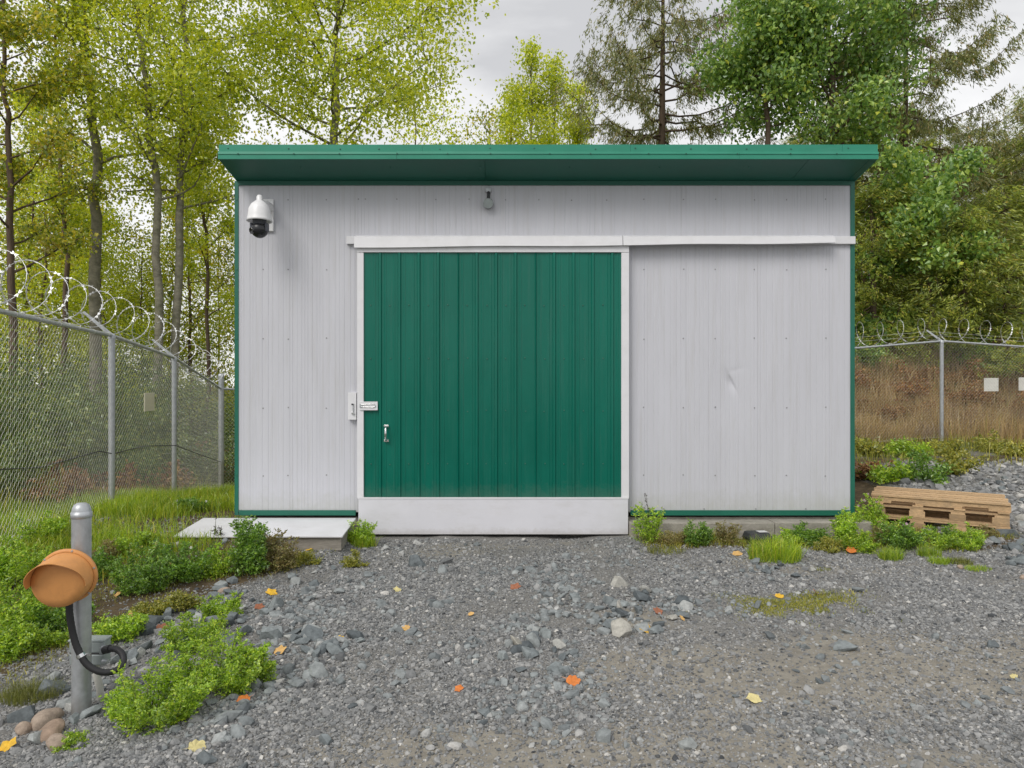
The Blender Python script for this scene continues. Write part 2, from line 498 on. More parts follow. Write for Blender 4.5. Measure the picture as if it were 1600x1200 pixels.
add_splash(M['kick'], (0.36, 0.33, 0.28), 0.02, 0.12, 0.4)
add_splash(M['panel'], (0.36, 0.37, 0.30), 0.2, 0.55, 0.35, 8)
add_splash(M['green'], (0.10, 0.17, 0.13), 0.35, 0.6, 0.35, 20)
add_splash(M['galv'], (0.24, 0.21, 0.16), -0.1, 0.12, 0.5)

# leaves
M['alder'] = mat_leaf('yellow_green_leaves', [(0.0, (0.262, 0.374, 0.018)), (0.35, (0.562, 0.652, 0.024)), (0.75, (0.826, 0.85, 0.033)), (0.95, (0.826, 0.85, 0.045)), (1.0, (0.826, 0.85, 0.045))], 0.6,
                      patch=((0.72, 0.52, 0.03), 0.64), nscale=0.7)
M['alder_deep'] = mat_leaf('deeper_green_leaves', [(0.0, (0.16, 0.234, 0.016)), (0.5, (0.385, 0.444, 0.023)), (0.9, (0.77, 0.654, 0.033)), (1.0, (0.85, 0.654, 0.039))], 0.5,
                           patch=((0.34, 0.26, 0.02), 0.62), nscale=0.8)
M['maple'] = mat_leaf('maple_leaves', [(0.0, (0.131, 0.26, 0.057)), (0.5, (0.283, 0.467, 0.09)), (0.95, (0.53, 0.675, 0.116)), (1.0, (0.807, 0.782, 0.078))], 0.45,
                      patch=((0.30, 0.32, 0.02), 0.70), nscale=0.9)
M['cedar'] = mat_leaf('cedar_sprays', [(0.0, (0.129, 0.156, 0.038)), (0.5, (0.235, 0.264, 0.061)), (0.85, (0.354, 0.338, 0.095)), (1.0, (0.519, 0.351, 0.12))], 0.35,
                      patch=((0.20, 0.13, 0.06), 0.62), nscale=0.8)
M['cedar_green'] = mat_leaf('green_cedar_sprays', [(0.0, (0.124, 0.179, 0.025)), (0.5, (0.298, 0.37, 0.045)), (0.9, (0.522, 0.562, 0.071)), (1.0, (0.621, 0.46, 0.106))], 0.38,
                            patch=((0.19, 0.15, 0.05), 0.64), nscale=0.9)
M['bramble'] = mat_leaf('bramble_leaves', [(0.0, (0.056, 0.105, 0.018)), (0.6, (0.144, 0.225, 0.033)), (1.0, (0.32, 0.345, 0.052))], 0.4, nscale=1.0)
M['rust_leaf'] = mat_leaf('rusty_bracken', [(0.0, (0.176, 0.083, 0.036)), (0.6, (0.387, 0.182, 0.064)), (1.0, (0.563, 0.33, 0.1))], 0.35, nscale=1.4)
M['weed'] = mat_leaf('weed_leaves', [(0.0, (0.17, 0.305, 0.019)), (0.5, (0.362, 0.568, 0.031)), (0.9, (0.602, 0.785, 0.05)), (1.0, (0.748, 0.829, 0.075))], 0.42, nscale=3.0)
M['weed_dark'] = mat_leaf('dark_weed_leaves', [(0.0, (0.084, 0.186, 0.02)), (0.5, (0.179, 0.351, 0.033)), (1.0, (0.36, 0.548, 0.05))], 0.4, nscale=3.0)
M['weed_dry'] = mat_leaf('dry_weed_leaves', [(0.0, (0.224, 0.176, 0.06)), (0.5, (0.392, 0.297, 0.108)), (1.0, (0.308, 0.338, 0.072))], 0.35, nscale=3.0)
M['weed_olive'] = mat_leaf('olive_weed_leaves', [(0.0, (0.158, 0.186, 0.025)), (0.5, (0.35, 0.372, 0.044)), (1.0, (0.595, 0.512, 0.075))], 0.4, nscale=2.0)
M['grass'] = mat_leaf('lush_grass', [(0.0, (0.168, 0.293, 0.013)), (0.5, (0.355, 0.508, 0.02)), (0.9, (0.561, 0.662, 0.033)), (1.0, (0.785, 0.616, 0.132))], 0.42, nscale=1.4)
M['tuft'] = mat_leaf('lime_tuft_grass', [(0.0, (0.168, 0.3, 0.015)), (0.5, (0.336, 0.5, 0.025)), (1.0, (0.56, 0.625, 0.06))], 0.42, nscale=4)
M['dry_grass'] = mat_leaf('dry_grass', [(0.0, (0.326, 0.222, 0.108)), (0.5, (0.555, 0.386, 0.179)), (0.9, (0.75, 0.55, 0.263)), (1.0, (0.359, 0.357, 0.071))], 0.35, nscale=1.0,
                          patch=((0.24, 0.17, 0.13), 0.56))
M['moss'] = mat_leaf('moss_blades', [(0.0, (0.117, 0.13, 0.022)), (0.5, (0.221, 0.247, 0.033)), (1.0, (0.364, 0.351, 0.088))], 0.3, nscale=5)
M['petal_white'] = mat_leaf('white_petals', [(0.0, (0.7, 0.7, 0.66)), (1.0, (0.8, 0.8, 0.78))], 0.3)
M['petal_yellow'] = mat_leaf('yellow_petals', [(0.0, (0.62, 0.55, 0.12)), (1.0, (0.72, 0.68, 0.3))], 0.3)
M['petal_pink'] = mat_leaf('pink_petals', [(0.0, (0.5, 0.32, 0.42)), (1.0, (0.66, 0.5, 0.58))], 0.3)
M['bark'] = mat_surface('grey_alder_bark', (0.22, 0.205, 0.155), 0.9, spec=0.2, var=0.45, nscale=3.2, stretch=(1.4, 1.4, 2.2), bump=0.5, bscale=14, dirt=((0.10, 0.115, 0.045), 0.85, 2.4, (1.5, 1.5, 0.8)))
M['bark_brown'] = mat_surface('brown_cedar_bark', (0.13, 0.095, 0.07), 0.95, spec=0.15, var=0.35, nscale=3, stretch=(5, 5, 0.7), bump=0.5, bscale=10)
M['stem'] = mat_surface('weed_stem', (0.13, 0.14, 0.05), 0.7, var=0.3, nscale=30)
M['stem_dark'] = mat_surface('dark_dry_stem', (0.055, 0.045, 0.03), 0.8, var=0.3, nscale=30)
for nm, c in (('yellow', (0.72, 0.43, 0.03)), ('orange', (0.62, 0.19, 0.035)), ('tan', (0.62, 0.38, 0.13)), ('pale', (0.62, 0.54, 0.25)), ('brown', (0.32, 0.12, 0.06))):
    M['fallen_' + nm] = mat_surface('fallen_leaf_' + nm, c, 0.55, var=0.22, nscale=40, dirt=(tuple(k * 0.5 for k in c), 0.4, 60, (1, 1, 1)))


def mat_ground():
    m, nt, N, Lk, o = new_mat('ground_soil_and_fines')
    b = N('ShaderNodeBsdfPrincipled'); b.inputs['Roughness'].default_value = 0.95; b.inputs['Specular IOR Level'].default_value = 0.15
    g = N('ShaderNodeNewGeometry')
    a = N('ShaderNodeAttribute'); a.attribute_name = 'mask'
    sp = N('ShaderNodeSeparateColor'); Lk(a.outputs['Color'], sp.inputs[0])

    def noise(s, d=6, ro=0.65):
        n = N('ShaderNodeTexNoise'); n.inputs['Scale'].default_value = s; n.inputs['Detail'].default_value = d; n.inputs['Roughness'].default_value = ro
        Lk(g.outputs['Position'], n.inputs['Vector']); return n

    def mix(fac, c1, c2):
        x = N('ShaderNodeMix'); x.data_type = 'RGBA'
        Lk(fac, x.inputs[0])
        for s, c in ((6, c1), (7, c2)):
            if isinstance(c, tuple): x.inputs[s].default_value = (*c, 1)
            else: Lk(c, x.inputs[s])
        return x.outputs[2]

    def brk(ch, s, lo=0.35, hi=0.65):
        """mask broken up by noise"""
        n = noise(s)
        ad = N('ShaderNodeMath'); ad.operation = 'MULTIPLY_ADD'
        Lk(n.outputs['Fac'], ad.inputs[0]); ad.inputs[1].default_value = 0.9; 
        sb = N('ShaderNodeMath'); sb.operation = 'SUBTRACT'; Lk(ch, sb.inputs[0]); sb.inputs[1].default_value = 0.45
        Lk(sb.outputs[0], ad.inputs[2])
        mr = N('ShaderNodeMapRange'); mr.inputs[1].default_value = lo; mr.inputs[2].default_value = hi
        Lk(ad.outputs[0], mr.inputs[0]); return mr.outputs[0]

    v = N('ShaderNodeTexVoronoi'); v.inputs['Scale'].default_value = 130; Lk(g.outputs['Position'], v.inputs['Vector'])
    rg = ramp(N, [(0.0, (0.09, 0.09, 0.088)), (0.5, (0.21, 0.206, 0.196)), (0.85, (0.31, 0.302, 0.288)), (1.0, (0.46, 0.44, 0.41))])
    spv = N('ShaderNodeSeparateColor'); Lk(v.outputs['Color'], spv.inputs[0]); Lk(spv.outputs[0], rg.inputs['Fac'])
    n1 = noise(3.2)
    rb = ramp(N, [(0.35, (0.15, 0.147, 0.14)), (0.65, (0.265, 0.255, 0.235))]); Lk(n1.outputs['Fac'], rb.inputs['Fac'])
    half = N('ShaderNodeValue'); half.outputs[0].default_value = 0.55
    bed = mix(half.outputs[0], rb.outputs['Color'], rg.outputs['Color'])
    nd = noise(14, 8, 0.75)
    rd = ramp(N, [(0.3, (0.195, 0.178, 0.15)), (0.7, (0.36, 0.335, 0.285))]); Lk(nd.outputs['Fac'], rd.inputs['Fac'])
    col = mix(brk(sp.outputs[1], 5.0), bed, rd.outputs['Color'])
    ns = noise(9, 8, 0.75)
    rs = ramp(N, [(0.3, (0.05, 0.038, 0.024)), (0.55, (0.12, 0.09, 0.055)), (0.75, (0.20, 0.15, 0.09))]); Lk(ns.outputs['Fac'], rs.inputs['Fac'])
    col = mix(brk(sp.outputs[0], 6.0), col, rs.outputs['Color'])
    rl = ramp(N, [(0.3, (0.05, 0.06, 0.02)), (0.55, (0.11, 0.12, 0.035)), (0.8, (0.20, 0.14, 0.06))]); Lk(ns.outputs['Fac'], rl.inputs['Fac'])
    col = mix(brk(sp.outputs[2], 4.0), col, rl.outputs['Color'])
    Lk(col, b.inputs['Base Color'])
    bp = N('ShaderNodeBump'); bp.inputs['Strength'].default_value = 0.7; bp.inputs['Distance'].default_value = 0.012
    sm = N('ShaderNodeMath'); sm.operation = 'ADD'; Lk(spv.outputs[1], sm.inputs[0]); Lk(nd.outputs['Fac'], sm.inputs[1])
    Lk(sm.outputs[0], bp.inputs['Height']); Lk(bp.outputs['Normal'], b.inputs['Normal'])
    Lk(b.outputs['BSDF'], o.inputs['Surface'])
    return m


# ------------------------------------------------------------------ ground
def veg_mask(x, y):
    """1 where plants cover the ground left of the drive"""
    edge = -2.55 + 0.95 * smooth(3.6, 5.9, y) + 0.35 * smooth(3.4, 2.6, y)
    l = smooth(edge + 0.15, edge - 0.35, x) * smooth(2.7, 3.2, y)
    r = smooth(7.4, 8.6, y) * smooth(4.0, 3.0, x) + smooth(10.2, 11.2, y)
    rr = smooth(5.95, 6.35, y) * smooth(1.0, 1.4, x) * smooth(5.2, 4.6, x)
    return np.clip(l + r + rr, 0, 1)


def dust_mask(x, y):
    d = 0
    for cx, cy, rx, ry, a in ((0.25, 2.75, 0.8, 0.3, 1.0), (1.45, 3.3, 1.1, 0.28, 1.0), (0.9, 3.75, 0.6, 0.2, .55), (2.6, 3.55, 1.3, 0.3, .9), (3.6, 3.9, 0.8, .35, .9), (0.3, 6.3, 1.6, .3, .45),
                              (0.75, 4.3, .35, .25, .8), (2.2, 5.7, 1.2, .3, .7), (2.0, 2.6, 1.3, 0.3, .9), (1.9, 4.0, .9, .3, .6), (-0.4, 2.7, .7, .25, .7), (0.35, 3.55, .3, .2, .5), (3.2, 5.3, 2.2, .3, .35), (-.9, 5.9, .8, .3, .4)):
        d = d + a * np.exp(-(((x - cx) / rx) ** 2 + ((y - cy) / ry) ** 2))
    return np.clip(d * (0.55 + 0.9 * vnoise(x * 3 + 20, y * 3)), 0, 1)


def build_ground():
    def axis(lo, hi, fl, fh, step):
        fine = np.arange(fl, fh + 1e-6, step)
        k = 1.22
        a = [fh]; s = step
        while a[-1] < hi: s *= k; a.append(a[-1] + s)
        b = [fl]; s = step
        while b[-1] > lo: s *= k; b.append(b[-1] - s)
        return np.concatenate([b[::-1][:-1], fine, a[1:]])
    xs = axis(-420, 420, -6.5, 8.0, 0.07); ys = axis(-420, 420, 1.2, 14.5, 0.07)
    X, Y = np.meshgrid(xs, ys)
    Z = H(X, Y)
    nx, ny = len(xs), len(ys)
    i, j = np.meshgrid(np.arange(nx - 1), np.arange(ny - 1))
    b = (j * nx + i).ravel()
    mb = MB()
    mb.add(np.stack([X.ravel(), Y.ravel(), Z.ravel()], -1), np.stack([b, b + 1, b + nx + 1, b + nx], -1))
    m = mb.mesh('ground')
    x, y = X.ravel(), Y.ravel()
    soil = veg_mask(x, y) * smooth(13.5, 10, y)
    far = np.clip(smooth(11, 13.5, y) + smooth(-4.2, -6, x) * smooth(3, 6, y) + smooth(30, 60, np.abs(x) + np.abs(y)), 0, 1)
    c = np.stack([soil * (1 - far), dust_mask(x, y), far, np.ones_like(x)], -1).astype(np.float32)
    at = m.attributes.new('mask', 'FLOAT_COLOR', 'POINT'); at.data.foreach_set('color', c.ravel())
    o = link('ground', m, mat_ground(), None, True)
    tag(o, kind='structure')


build_ground()


def gravel_cloud(name, pts, size, tone, seed, label, mat='gravel'):
    """small crushed stones too many to count: points with a stone on each"""
    n = len(pts)
    r = np.random.default_rng(seed)
    m = bpy.data.meshes.new(name)
    m.vertices.add(n); m.vertices.foreach_set('co', np.asarray(pts, np.float32).ravel())
    at = m.attributes.new('scl', 'FLOAT_VECTOR', 'POINT')
    s3 = size[:, None] * np.stack([r.uniform(0.7, 1.35, n), r.uniform(0.7, 1.35, n), r.uniform(0.5, 0.95, n)], -1)
    at.data.foreach_set('vector', s3.astype(np.float32).ravel())
    at = m.attributes.new('rot', 'FLOAT_VECTOR', 'POINT')
    rot = np.stack([r.normal(0, 0.35, n), r.normal(0, 0.35, n), r.random(n) * 6.283], -1)
    at.data.foreach_set('vector', rot.astype(np.float32).ravel())
    at = m.attributes.new('tone', 'FLOAT', 'POINT'); at.data.foreach_set('value', tone.astype(np.float32))
    at = m.attributes.new('pick', 'INT', 'POINT'); at.data.foreach_set('value', r.integers(0, 6, n).astype(np.int32))
    o = link(name, m, None)
    ng = bpy.data.node_groups.new(name + '_nodes', 'GeometryNodeTree')
    ng.interface.new_socket('Geometry', in_out='INPUT', socket_type='NodeSocketGeometry')
    ng.interface.new_socket('Geometry', in_out='OUTPUT', socket_type='NodeSocketGeometry')
    N, Lk = ng.nodes.new, ng.links.new
    gi, go = N('NodeGroupInput'), N('NodeGroupOutput')
    g2i = N('GeometryNodeGeometryToInstance')
    for k in range(6):
        ico = N('GeometryNodeMeshIcoSphere'); ico.inputs['Radius'].default_value = 1.0; ico.inputs['Subdivisions'].default_value = 1 if k % 2 else 2
        sp = N('GeometryNodeSetPosition')
        rv = N('FunctionNodeRandomValue'); rv.data_type = 'FLOAT_VECTOR'
        a = 0.42
        rv.inputs[0].default_value = (-a, -a, -a); rv.inputs[1].default_value = (a, a, a); rv.inputs['Seed'].default_value = seed * 10 + k
        Lk(ico.outputs['Mesh'], sp.inputs['Geometry']); Lk(rv.outputs[0], sp.inputs['Offset'])
        ch = N('GeometryNodeConvexHull'); Lk(sp.outputs['Geometry'], ch.inputs['Geometry'])
        sm = N('GeometryNodeSetMaterial'); sm.inputs['Material'].default_value = M[mat]
        Lk(ch.outputs[0], sm.inputs['Geometry']); Lk(sm.outputs['Geometry'], g2i.inputs[0])
    iop = N('GeometryNodeInstanceOnPoints'); iop.inputs['Pick Instance'].default_value = True
    def attr(nm, typ):
        a = N('GeometryNodeInputNamedAttribute'); a.data_type = typ; a.inputs['Name'].default_value = nm
        return a.outputs[0]
    e2r = N('FunctionNodeEulerToRotation'); Lk(attr('rot', 'FLOAT_VECTOR'), e2r.inputs[0])
    Lk(gi.outputs[0], iop.inputs['Points']); Lk(g2i.outputs[0], iop.inputs['Instance'])
    Lk(attr('pick', 'INT'), iop.inputs['Instance Index']); Lk(e2r.outputs[0], iop.inputs['Rotation']); Lk(attr('scl', 'FLOAT_VECTOR'), iop.inputs['Scale'])
    Lk(iop.outputs[0], go.inputs[0])
    md = o.modifiers.new('stones', 'NODES'); md.node_group = ng
    tag(o, label, 'gravel', kind='stuff')
    return o


def build_gravel():
    r = np.random.default_rng(11)
    n = 430000
    y = 2.15 + (r.random(n) ** 1.25) * 5.2
    hw = y * 0.80 + 0.5
    x = (r.random(n) * 2 - 1) * hw
    keep = np.ones(n, bool)
    vm = veg_mask(x, y); dm = dust_mask(x, y)
    keep &= r.random(n) > vm * 0.8
    keep &= r.random(n) > dm * 0.78
    cl = vnoise(x * 1.3 + 3, y * 1.3) * 0.6 + vnoise(x * 4, y * 4 + 7) * 0.4
    keep &= r.random(n) < 0.25 + 1.0 * smooth(0.25, 0.6, cl)
    keep &= ~((y > 6.55) & (x > -2.7) & (x < 3.4))
    keep &= x > -5.2
    mc = gp(1205, 945)
    keep &= r.random(n) > 0.85 * np.exp(-(((x - mc[0]) / 0.5) ** 2 + ((y - mc[1]) / 0.22) ** 2) * 1.1)
    x, y = x[keep], y[keep]; n = len(x)
    size = np.exp(r.normal(math.log(0.0045), 0.42, n))
    big = r.random(n) < 0.009
    size[big] *= r.uniform(1.8, 3.0, big.sum())
    size *= 0.8 + 0.06 * y
    tone = np.clip(r.normal(0.52, 0.23, n), 0, 1)
    z = H(x, y) + size * 0.15
    gravel_cloud('gravel', np.stack([x, y, z], -1), size, tone, 1, 'grey crushed gravel covering the drive in front of the shed')
    # coarser broken stone thrown up between the wheel tracks and along the left edge
    n = 16000
    y = 2.3 + r.random(n) * 4.2; x = r.uniform(-2.9, 2.6, n)
    band = 0.9 * np.exp(-((x - 0.15 - 0.16 * (y - 4)) / 0.42) ** 2) * smooth(2.6, 3.4, y) * smooth(6.2, 5.0, y)
    band = band + 0.9 * np.exp(-((x + 1.25 + 0.12 * (y - 3.7)) / 0.34) ** 2) * smooth(2.5, 3.2, y) * smooth(5.6, 4.6, y)
    band = band + 0.8 * np.exp(-(((x - 1.05) / 0.5) ** 2 + ((y - 4.45) / 0.4) ** 2)) + 0.10
    band = band * smooth(0.35, 0.62, vnoise(x * 3.1 + 40, y * 3.1))
    k = (r.random(n) < band) & (r.random(n) > veg_mask(x, y) * 0.6)
    x, y = x[k], y[k]
    size = np.exp(r.normal(math.log(0.0125), 0.42, len(x)))
    gravel_cloud('broken_stone', np.stack([x, y, H(x, y) + size * 0.25], -1), size, np.clip(r.normal(0.58, 0.17, len(x)), 0, 0.92), 3,
                 'coarser broken stone strewn between the wheel tracks of the drive', 'stone_chip')
    # rubble of the right-hand bank
    n = 8500
    x = r.uniform(4.2, 9.5, n); y = r.uniform(6.2, 11.2, n)
    k = (x / y > 0.56) & (r.random(n) < smooth(5.9, 7.2, y) * smooth(11.4, 10.2, y))
    x, y = x[k], y[k]
    size = np.exp(r.normal(math.log(0.021), 0.4, len(x)))
    gravel_cloud('rubble', np.stack([x, y, H(x, y) + size * 0.2], -1), size, np.clip(r.normal(0.6, 0.25, len(x)), 0, 1), 2,
                 'small grey broken rubble on the bank behind the pallets')


build_gravel()


# ------------------------------------------------------------------ the shed
XL, XR = P(367, 0, WY)[0], P(1335, 0, WY)[0]
ZT = P(0, 290, WY)[2]; ZB = P(0, 797, WY)[2]; ZB0 = P(0, 805, WY)[2]
DEPTH = 3.7
FY = WY - 0.42                                  # fascia plane
SLOPE = 0.195
shed = empty('storage_shed', ((XL + XR) / 2, WY, 0), 'white panelled storage shed with green trim and a green sliding door', 'shed')


def panel_profile(x0, x1, seed, step=None):
    """x, depth pairs of a panel with fine pressed grooves"""
    r = random.Random(seed)
    pts = [(x0 + 0.0004, 0.0012), (x0 + 0.003, 0.0)]
    x = x0 + 0.03
    while x < x1 - 0.03:
        d = r.choice((0.0022, 0.003, 0.0018, 0.0026))
        pts += [(x - 0.004, 0), (x, d), (x + 0.004, 0)]
        x += r.choice((0.045, 0.06, 0.06, 0.03))
    pts += [(x1 - 0.003, 0.0), (x1 - 0.0004, 0.0012)]
    return pts


def wall_panel(x0, x1, z0, z1, seed, dent=False):
    pr = panel_profile(x0, x1, seed)
    xs = np.array([p[0] for p in pr]); ds = np.array([p[1] for p in pr])
    zs = np.array([z0, z1])
    if dent:
        ex = np.arange(x0 + 0.01, x1 - 0.01, 0.008)
        dd = np.interp(ex, xs, ds)
        xs = np.concatenate([xs, ex]); ds = np.concatenate([ds, dd]); o = np.argsort(xs); xs, ds = xs[o], ds[o]
        a, b = P(1137, 583, WY), P(1152, 614, WY)
        zs = np.concatenate([[z0], np.arange(b[2] - 0.45, a[2] + 0.35, 0.008), [z1]])
    X, Z = np.meshgrid(xs, zs)
    D = np.broadcast_to(ds, X.shape).copy()
    if dent:
        u = (b - a)[[0, 2]]; Ln = np.linalg.norm(u); u = u / Ln
        px = X - a[0]; pz = Z - a[2]
        t = px * u[0] + pz * u[1]; q = px * -u[1] + pz * u[0]      # along, across (positive = up-right)
        env = np.exp(-((t - Ln * 0.45) / (Ln * 0.42)) ** 2)
        D += 0.018 * env * np.where(q > 0, np.exp(-(q / 0.012) ** 2), np.exp(-(q / 0.05) ** 2))
        D += 0.007 * np.exp(-((X - a[0] - 0.02) / 0.22) ** 2 - ((Z - a[2] + 0.2) / 0.3) ** 2) * smooth(0.0, 0.1, X - x0) * smooth(0.0, 0.1, x1 - X)
        D += 0.0025 * np.exp(-((px - 0.08) ** 2) / 0.008 - ((pz - 0.01 - px * 0.25) / 0.03) ** 2)
    n, k = X.shape
    v = np.stack([X, WY + D, Z], -1).reshape(-1, 3)
    i, j = np.meshgrid(np.arange(k - 1), np.arange(n - 1)); b0 = (j * k + i).ravel()
    mb = MB().add(v, np.stack([b0, b0 + 1, b0 + k + 1, b0 + k], -1))
    # returned edges and back
    mb.box((x0 + 0.002, WY + 0.03, z0), (x1 - 0.002, WY + 0.10, z1))
    mb.add([(x0 + .0015, WY + .004, z0), (x0 + .0015, WY + .06, z0), (x0 + .0015, WY + .06, z1), (x0 + .0015, WY + .004, z1)], [(0, 1, 2, 3)])
    mb.add([(x1 - .0015, WY + .004, z0), (x1 - .0015, WY + .06, z0), (x1 - .0015, WY + .06, z1), (x1 - .0015, WY + .004, z1)], [(3, 2, 1, 0)])
    return mb.build('wall_panel', M['panel'], shed)


edges = [372, 453, 565, 677, 790, 903, 960, 1072, 1184, 1296, 1329]
for i in range(len(edges) - 1):
    a, b = P(edges[i], 0, WY)[0], P(edges[i + 1], 0, WY)[0]
    wall_panel(a, b, ZB - 0.02, ZT + 0.05, i, dent=(edges[i] == 1072))
# side and back walls
for sx, xa in ((-1, XL), (1, XR)):
    for k in range(5):
        y0 = WY + 0.10 + k * 0.72
        zt = ZT + 0.04 - SLOPE * (k * 0.72)
        zt1 = ZT + 0.04 - SLOPE * ((k + 1) * 0.72)
        x0, x1 = (xa + 0.012, xa + 0.08) if sx < 0 else (xa - 0.08, xa - 0.012)
        MB().hexa([(x0, y0, ZB0), (x1, y0, ZB0), (x1, y0 + 0.717, ZB0), (x0, y0 + 0.717, ZB0),
                   (x0, y0, zt), (x1, y0, zt), (x1, y0 + 0.717, zt1), (x0, y0 + 0.717, zt1)]).build('wall_panel', M['panel'], shed)
MB().box((XL + 0.09, WY + DEPTH - 0.06, ZB0), (XR - 0.09, WY + DEPTH, ZT - SLOPE * (DEPTH - .1))).build('back_wall', M['panel'], shed)
# green trims
tw = 0.038
for x0, x1 in ((XL, XL + tw), (XR - tw - 0.004, XR)):
    mb = MB().box((x0, WY - 0.008, ZB0 + 0.001), (x1, WY - 0.002, ZT + 0.045))
    xo = (x0, x0 + 0.006) if x0 == XL else (x1 - 0.006, x1)
    mb.box((xo[0], WY - 0.002, ZB0 + 0.001), (xo[1], WY + 0.09, ZT + 0.045))
    mb.build('corner_trim', M['green_trim'], shed)
for pa, pb in ((374, 556), (985, 1329)):
    MB().box((P(pa, 0, WY)[0], WY - 0.012, ZB0), (P(pb, 0, WY)[0], WY - 0.003, ZB)).build('base_trim', M['green_trim'], shed)
# roof: mono-pitch, falls to the back
zf_t, zf_b = P(0, 226, FY)[2], P(0, 249, FY)[2]
zs_b = P(0, 283, WY)[2]
RB = WY + DEPTH + 0.2
xa, xb = XL + 0.03, XR - 0.002
roof = MB().hexa([(xa, FY + 0.012, zf_b + 0.012), (xb, FY + 0.012, zf_b + 0.012), (xb, RB, zf_b + 0.012 - SLOPE * (RB - FY)), (xa, RB, zf_b + 0.012 - SLOPE * (RB - FY)),
                  (xa, FY + 0.012, zf_t - 0.004), (xb, FY + 0.012, zf_t - 0.004), (xb, RB, zf_t - 0.004 - SLOPE * (RB - FY)), (xa, RB, zf_t - 0.004 - SLOPE * (RB - FY))]).build('roof', M['roof'], shed)
x = xa + 0.12
while x < xb - 0.05:
    MB().hexa([(x, FY + 0.02, zf_t - 0.004), (x + 0.03, FY + 0.02, zf_t - 0.004), (x + 0.03, RB, zf_t - 0.004 - SLOPE * (RB - FY)), (x, RB, zf_t - 0.004 - SLOPE * (RB - FY)),
               (x + .006, FY + 0.02, zf_t + 0.002), (x + 0.024, FY + 0.02, zf_t + 0.002), (x + 0.024, RB, zf_t + 0.018 - SLOPE * (RB - FY)), (x + .006, RB, zf_t + 0.018 - SLOPE * (RB - FY))]).build('roof_rib', M['roof'], roof)
    x += 0.3
# fascia in lapped lengths: upper strip, rolled lip, lower strip
z1, z2 = P(0, 238, FY)[2], P(0, 241.5, FY)[2]
cuts = [XL + 0.022, P(660, 0, FY)[0], P(985, 0, FY)[0], P(1316, 0, FY)[0], XR + 0.006]
for k in range(4):
    a, b = cuts[k], cuts[k + 1] - 0.002
    dy = 0.002 * (k % 2)
    MB().box((a, FY - 0.002 - dy, z1), (b, FY + 0.01, zf_t)).build('fascia', M['green_fascia'], roof)
cuts = [XL + 0.018, P(620, 0, FY)[0], P(1155, 0, FY)[0], XR + 0.01]
for k in range(3):
    a, b = cuts[k], cuts[k + 1] - 0.002
    dy = 0.002 * (k % 2)
    MB().hexa([(a, FY - 0.016 - dy, z2), (b, FY - 0.016 - dy, z2), (b, FY + 0.008, z2), (a, FY + 0.008, z2),
               (a, FY - 0.012 - dy, z1 + 0.004), (b, FY - 0.012 - dy, z1 + 0.001), (b, FY - 0.003, z1 + 0.004), (a, FY - 0.003, z1 + 0.004)]).build('lip', M['green_fascia'], roof)
    MB().box((a, FY - 0.010 - dy, zf_b), (b, FY + 0.008, z2 - 0.001)).build('fascia', M['green_fascia'], roof)
cuts = [XL + 0.024, P(760, 0, WY)[0], P(1235, 0, WY)[0], XR - 0.07, XR + 0.002]
for k in range(4):
    a, b = cuts[k], cuts[k + 1] - 0.004
    MB().hexa([(a, FY - 0.006, zf_b - 0.004), (b, FY - 0.006, zf_b - 0.004), (b, WY - 0.003, zs_b), (a, WY - 0.003, zs_b),
               (a, FY - 0.006, zf_b - 0.001), (b, FY - 0.006, zf_b - 0.001), (b, WY - 0.003, zs_b + 0.008), (a, WY - 0.003, zs_b + 0.008)]).build('soffit_panel', M['green_soffit'], roof)
MB().box((XL + tw + .002, WY - 0.016, ZT), (XR - tw - .006, WY - 0.004, zs_b - 0.001)).build('frieze_trim', M['green_soffit'], roof)
for sx, xx in ((-1, XL + 0.026), (1, XR)):
    x0, x1 = (xx - 0.004, xx + 0.003) if sx < 0 else (xx - 0.003, xx + 0.004)
    MB().hexa([(x0, FY + 0.01, zf_b - 0.003), (x1, FY + 0.01, zf_b - 0.003), (x1, RB, zf_b - SLOPE * (RB - FY)), (x0, RB, zf_b - SLOPE * (RB - FY)),
               (x0, FY + 0.01, zf_t), (x1, FY + 0.01, zf_t), (x1, RB, zf_t - SLOPE * (RB - FY)), (x0, RB, zf_t - SLOPE * (RB - FY))]).build('barge_flashing', M['green_fascia'], roof)

# screws
smb = MB().lathe([(0.0072, 0), (0.0072, 0.0015), (0.0048, 0.002), (0.0048, 0.005), (0.0001, 0.0056)], 8, Matrix.Rotation(math.radians(90), 4, 'X'))
screw_m = smb.mesh('screw'); screw_m.materials.append(M['screw'])
screw_g = smb.mesh('screw_green'); screw_g.materials.append(M['screw_green'])


def screw(px, py, Y, mesh, parent):
    p = P(px, py, Y)
    base = parent.location if parent.parent is None else parent.location + parent.parent.location
    instance('screw', mesh, parent, Vector(p) - base, (0, random.random(), 0))


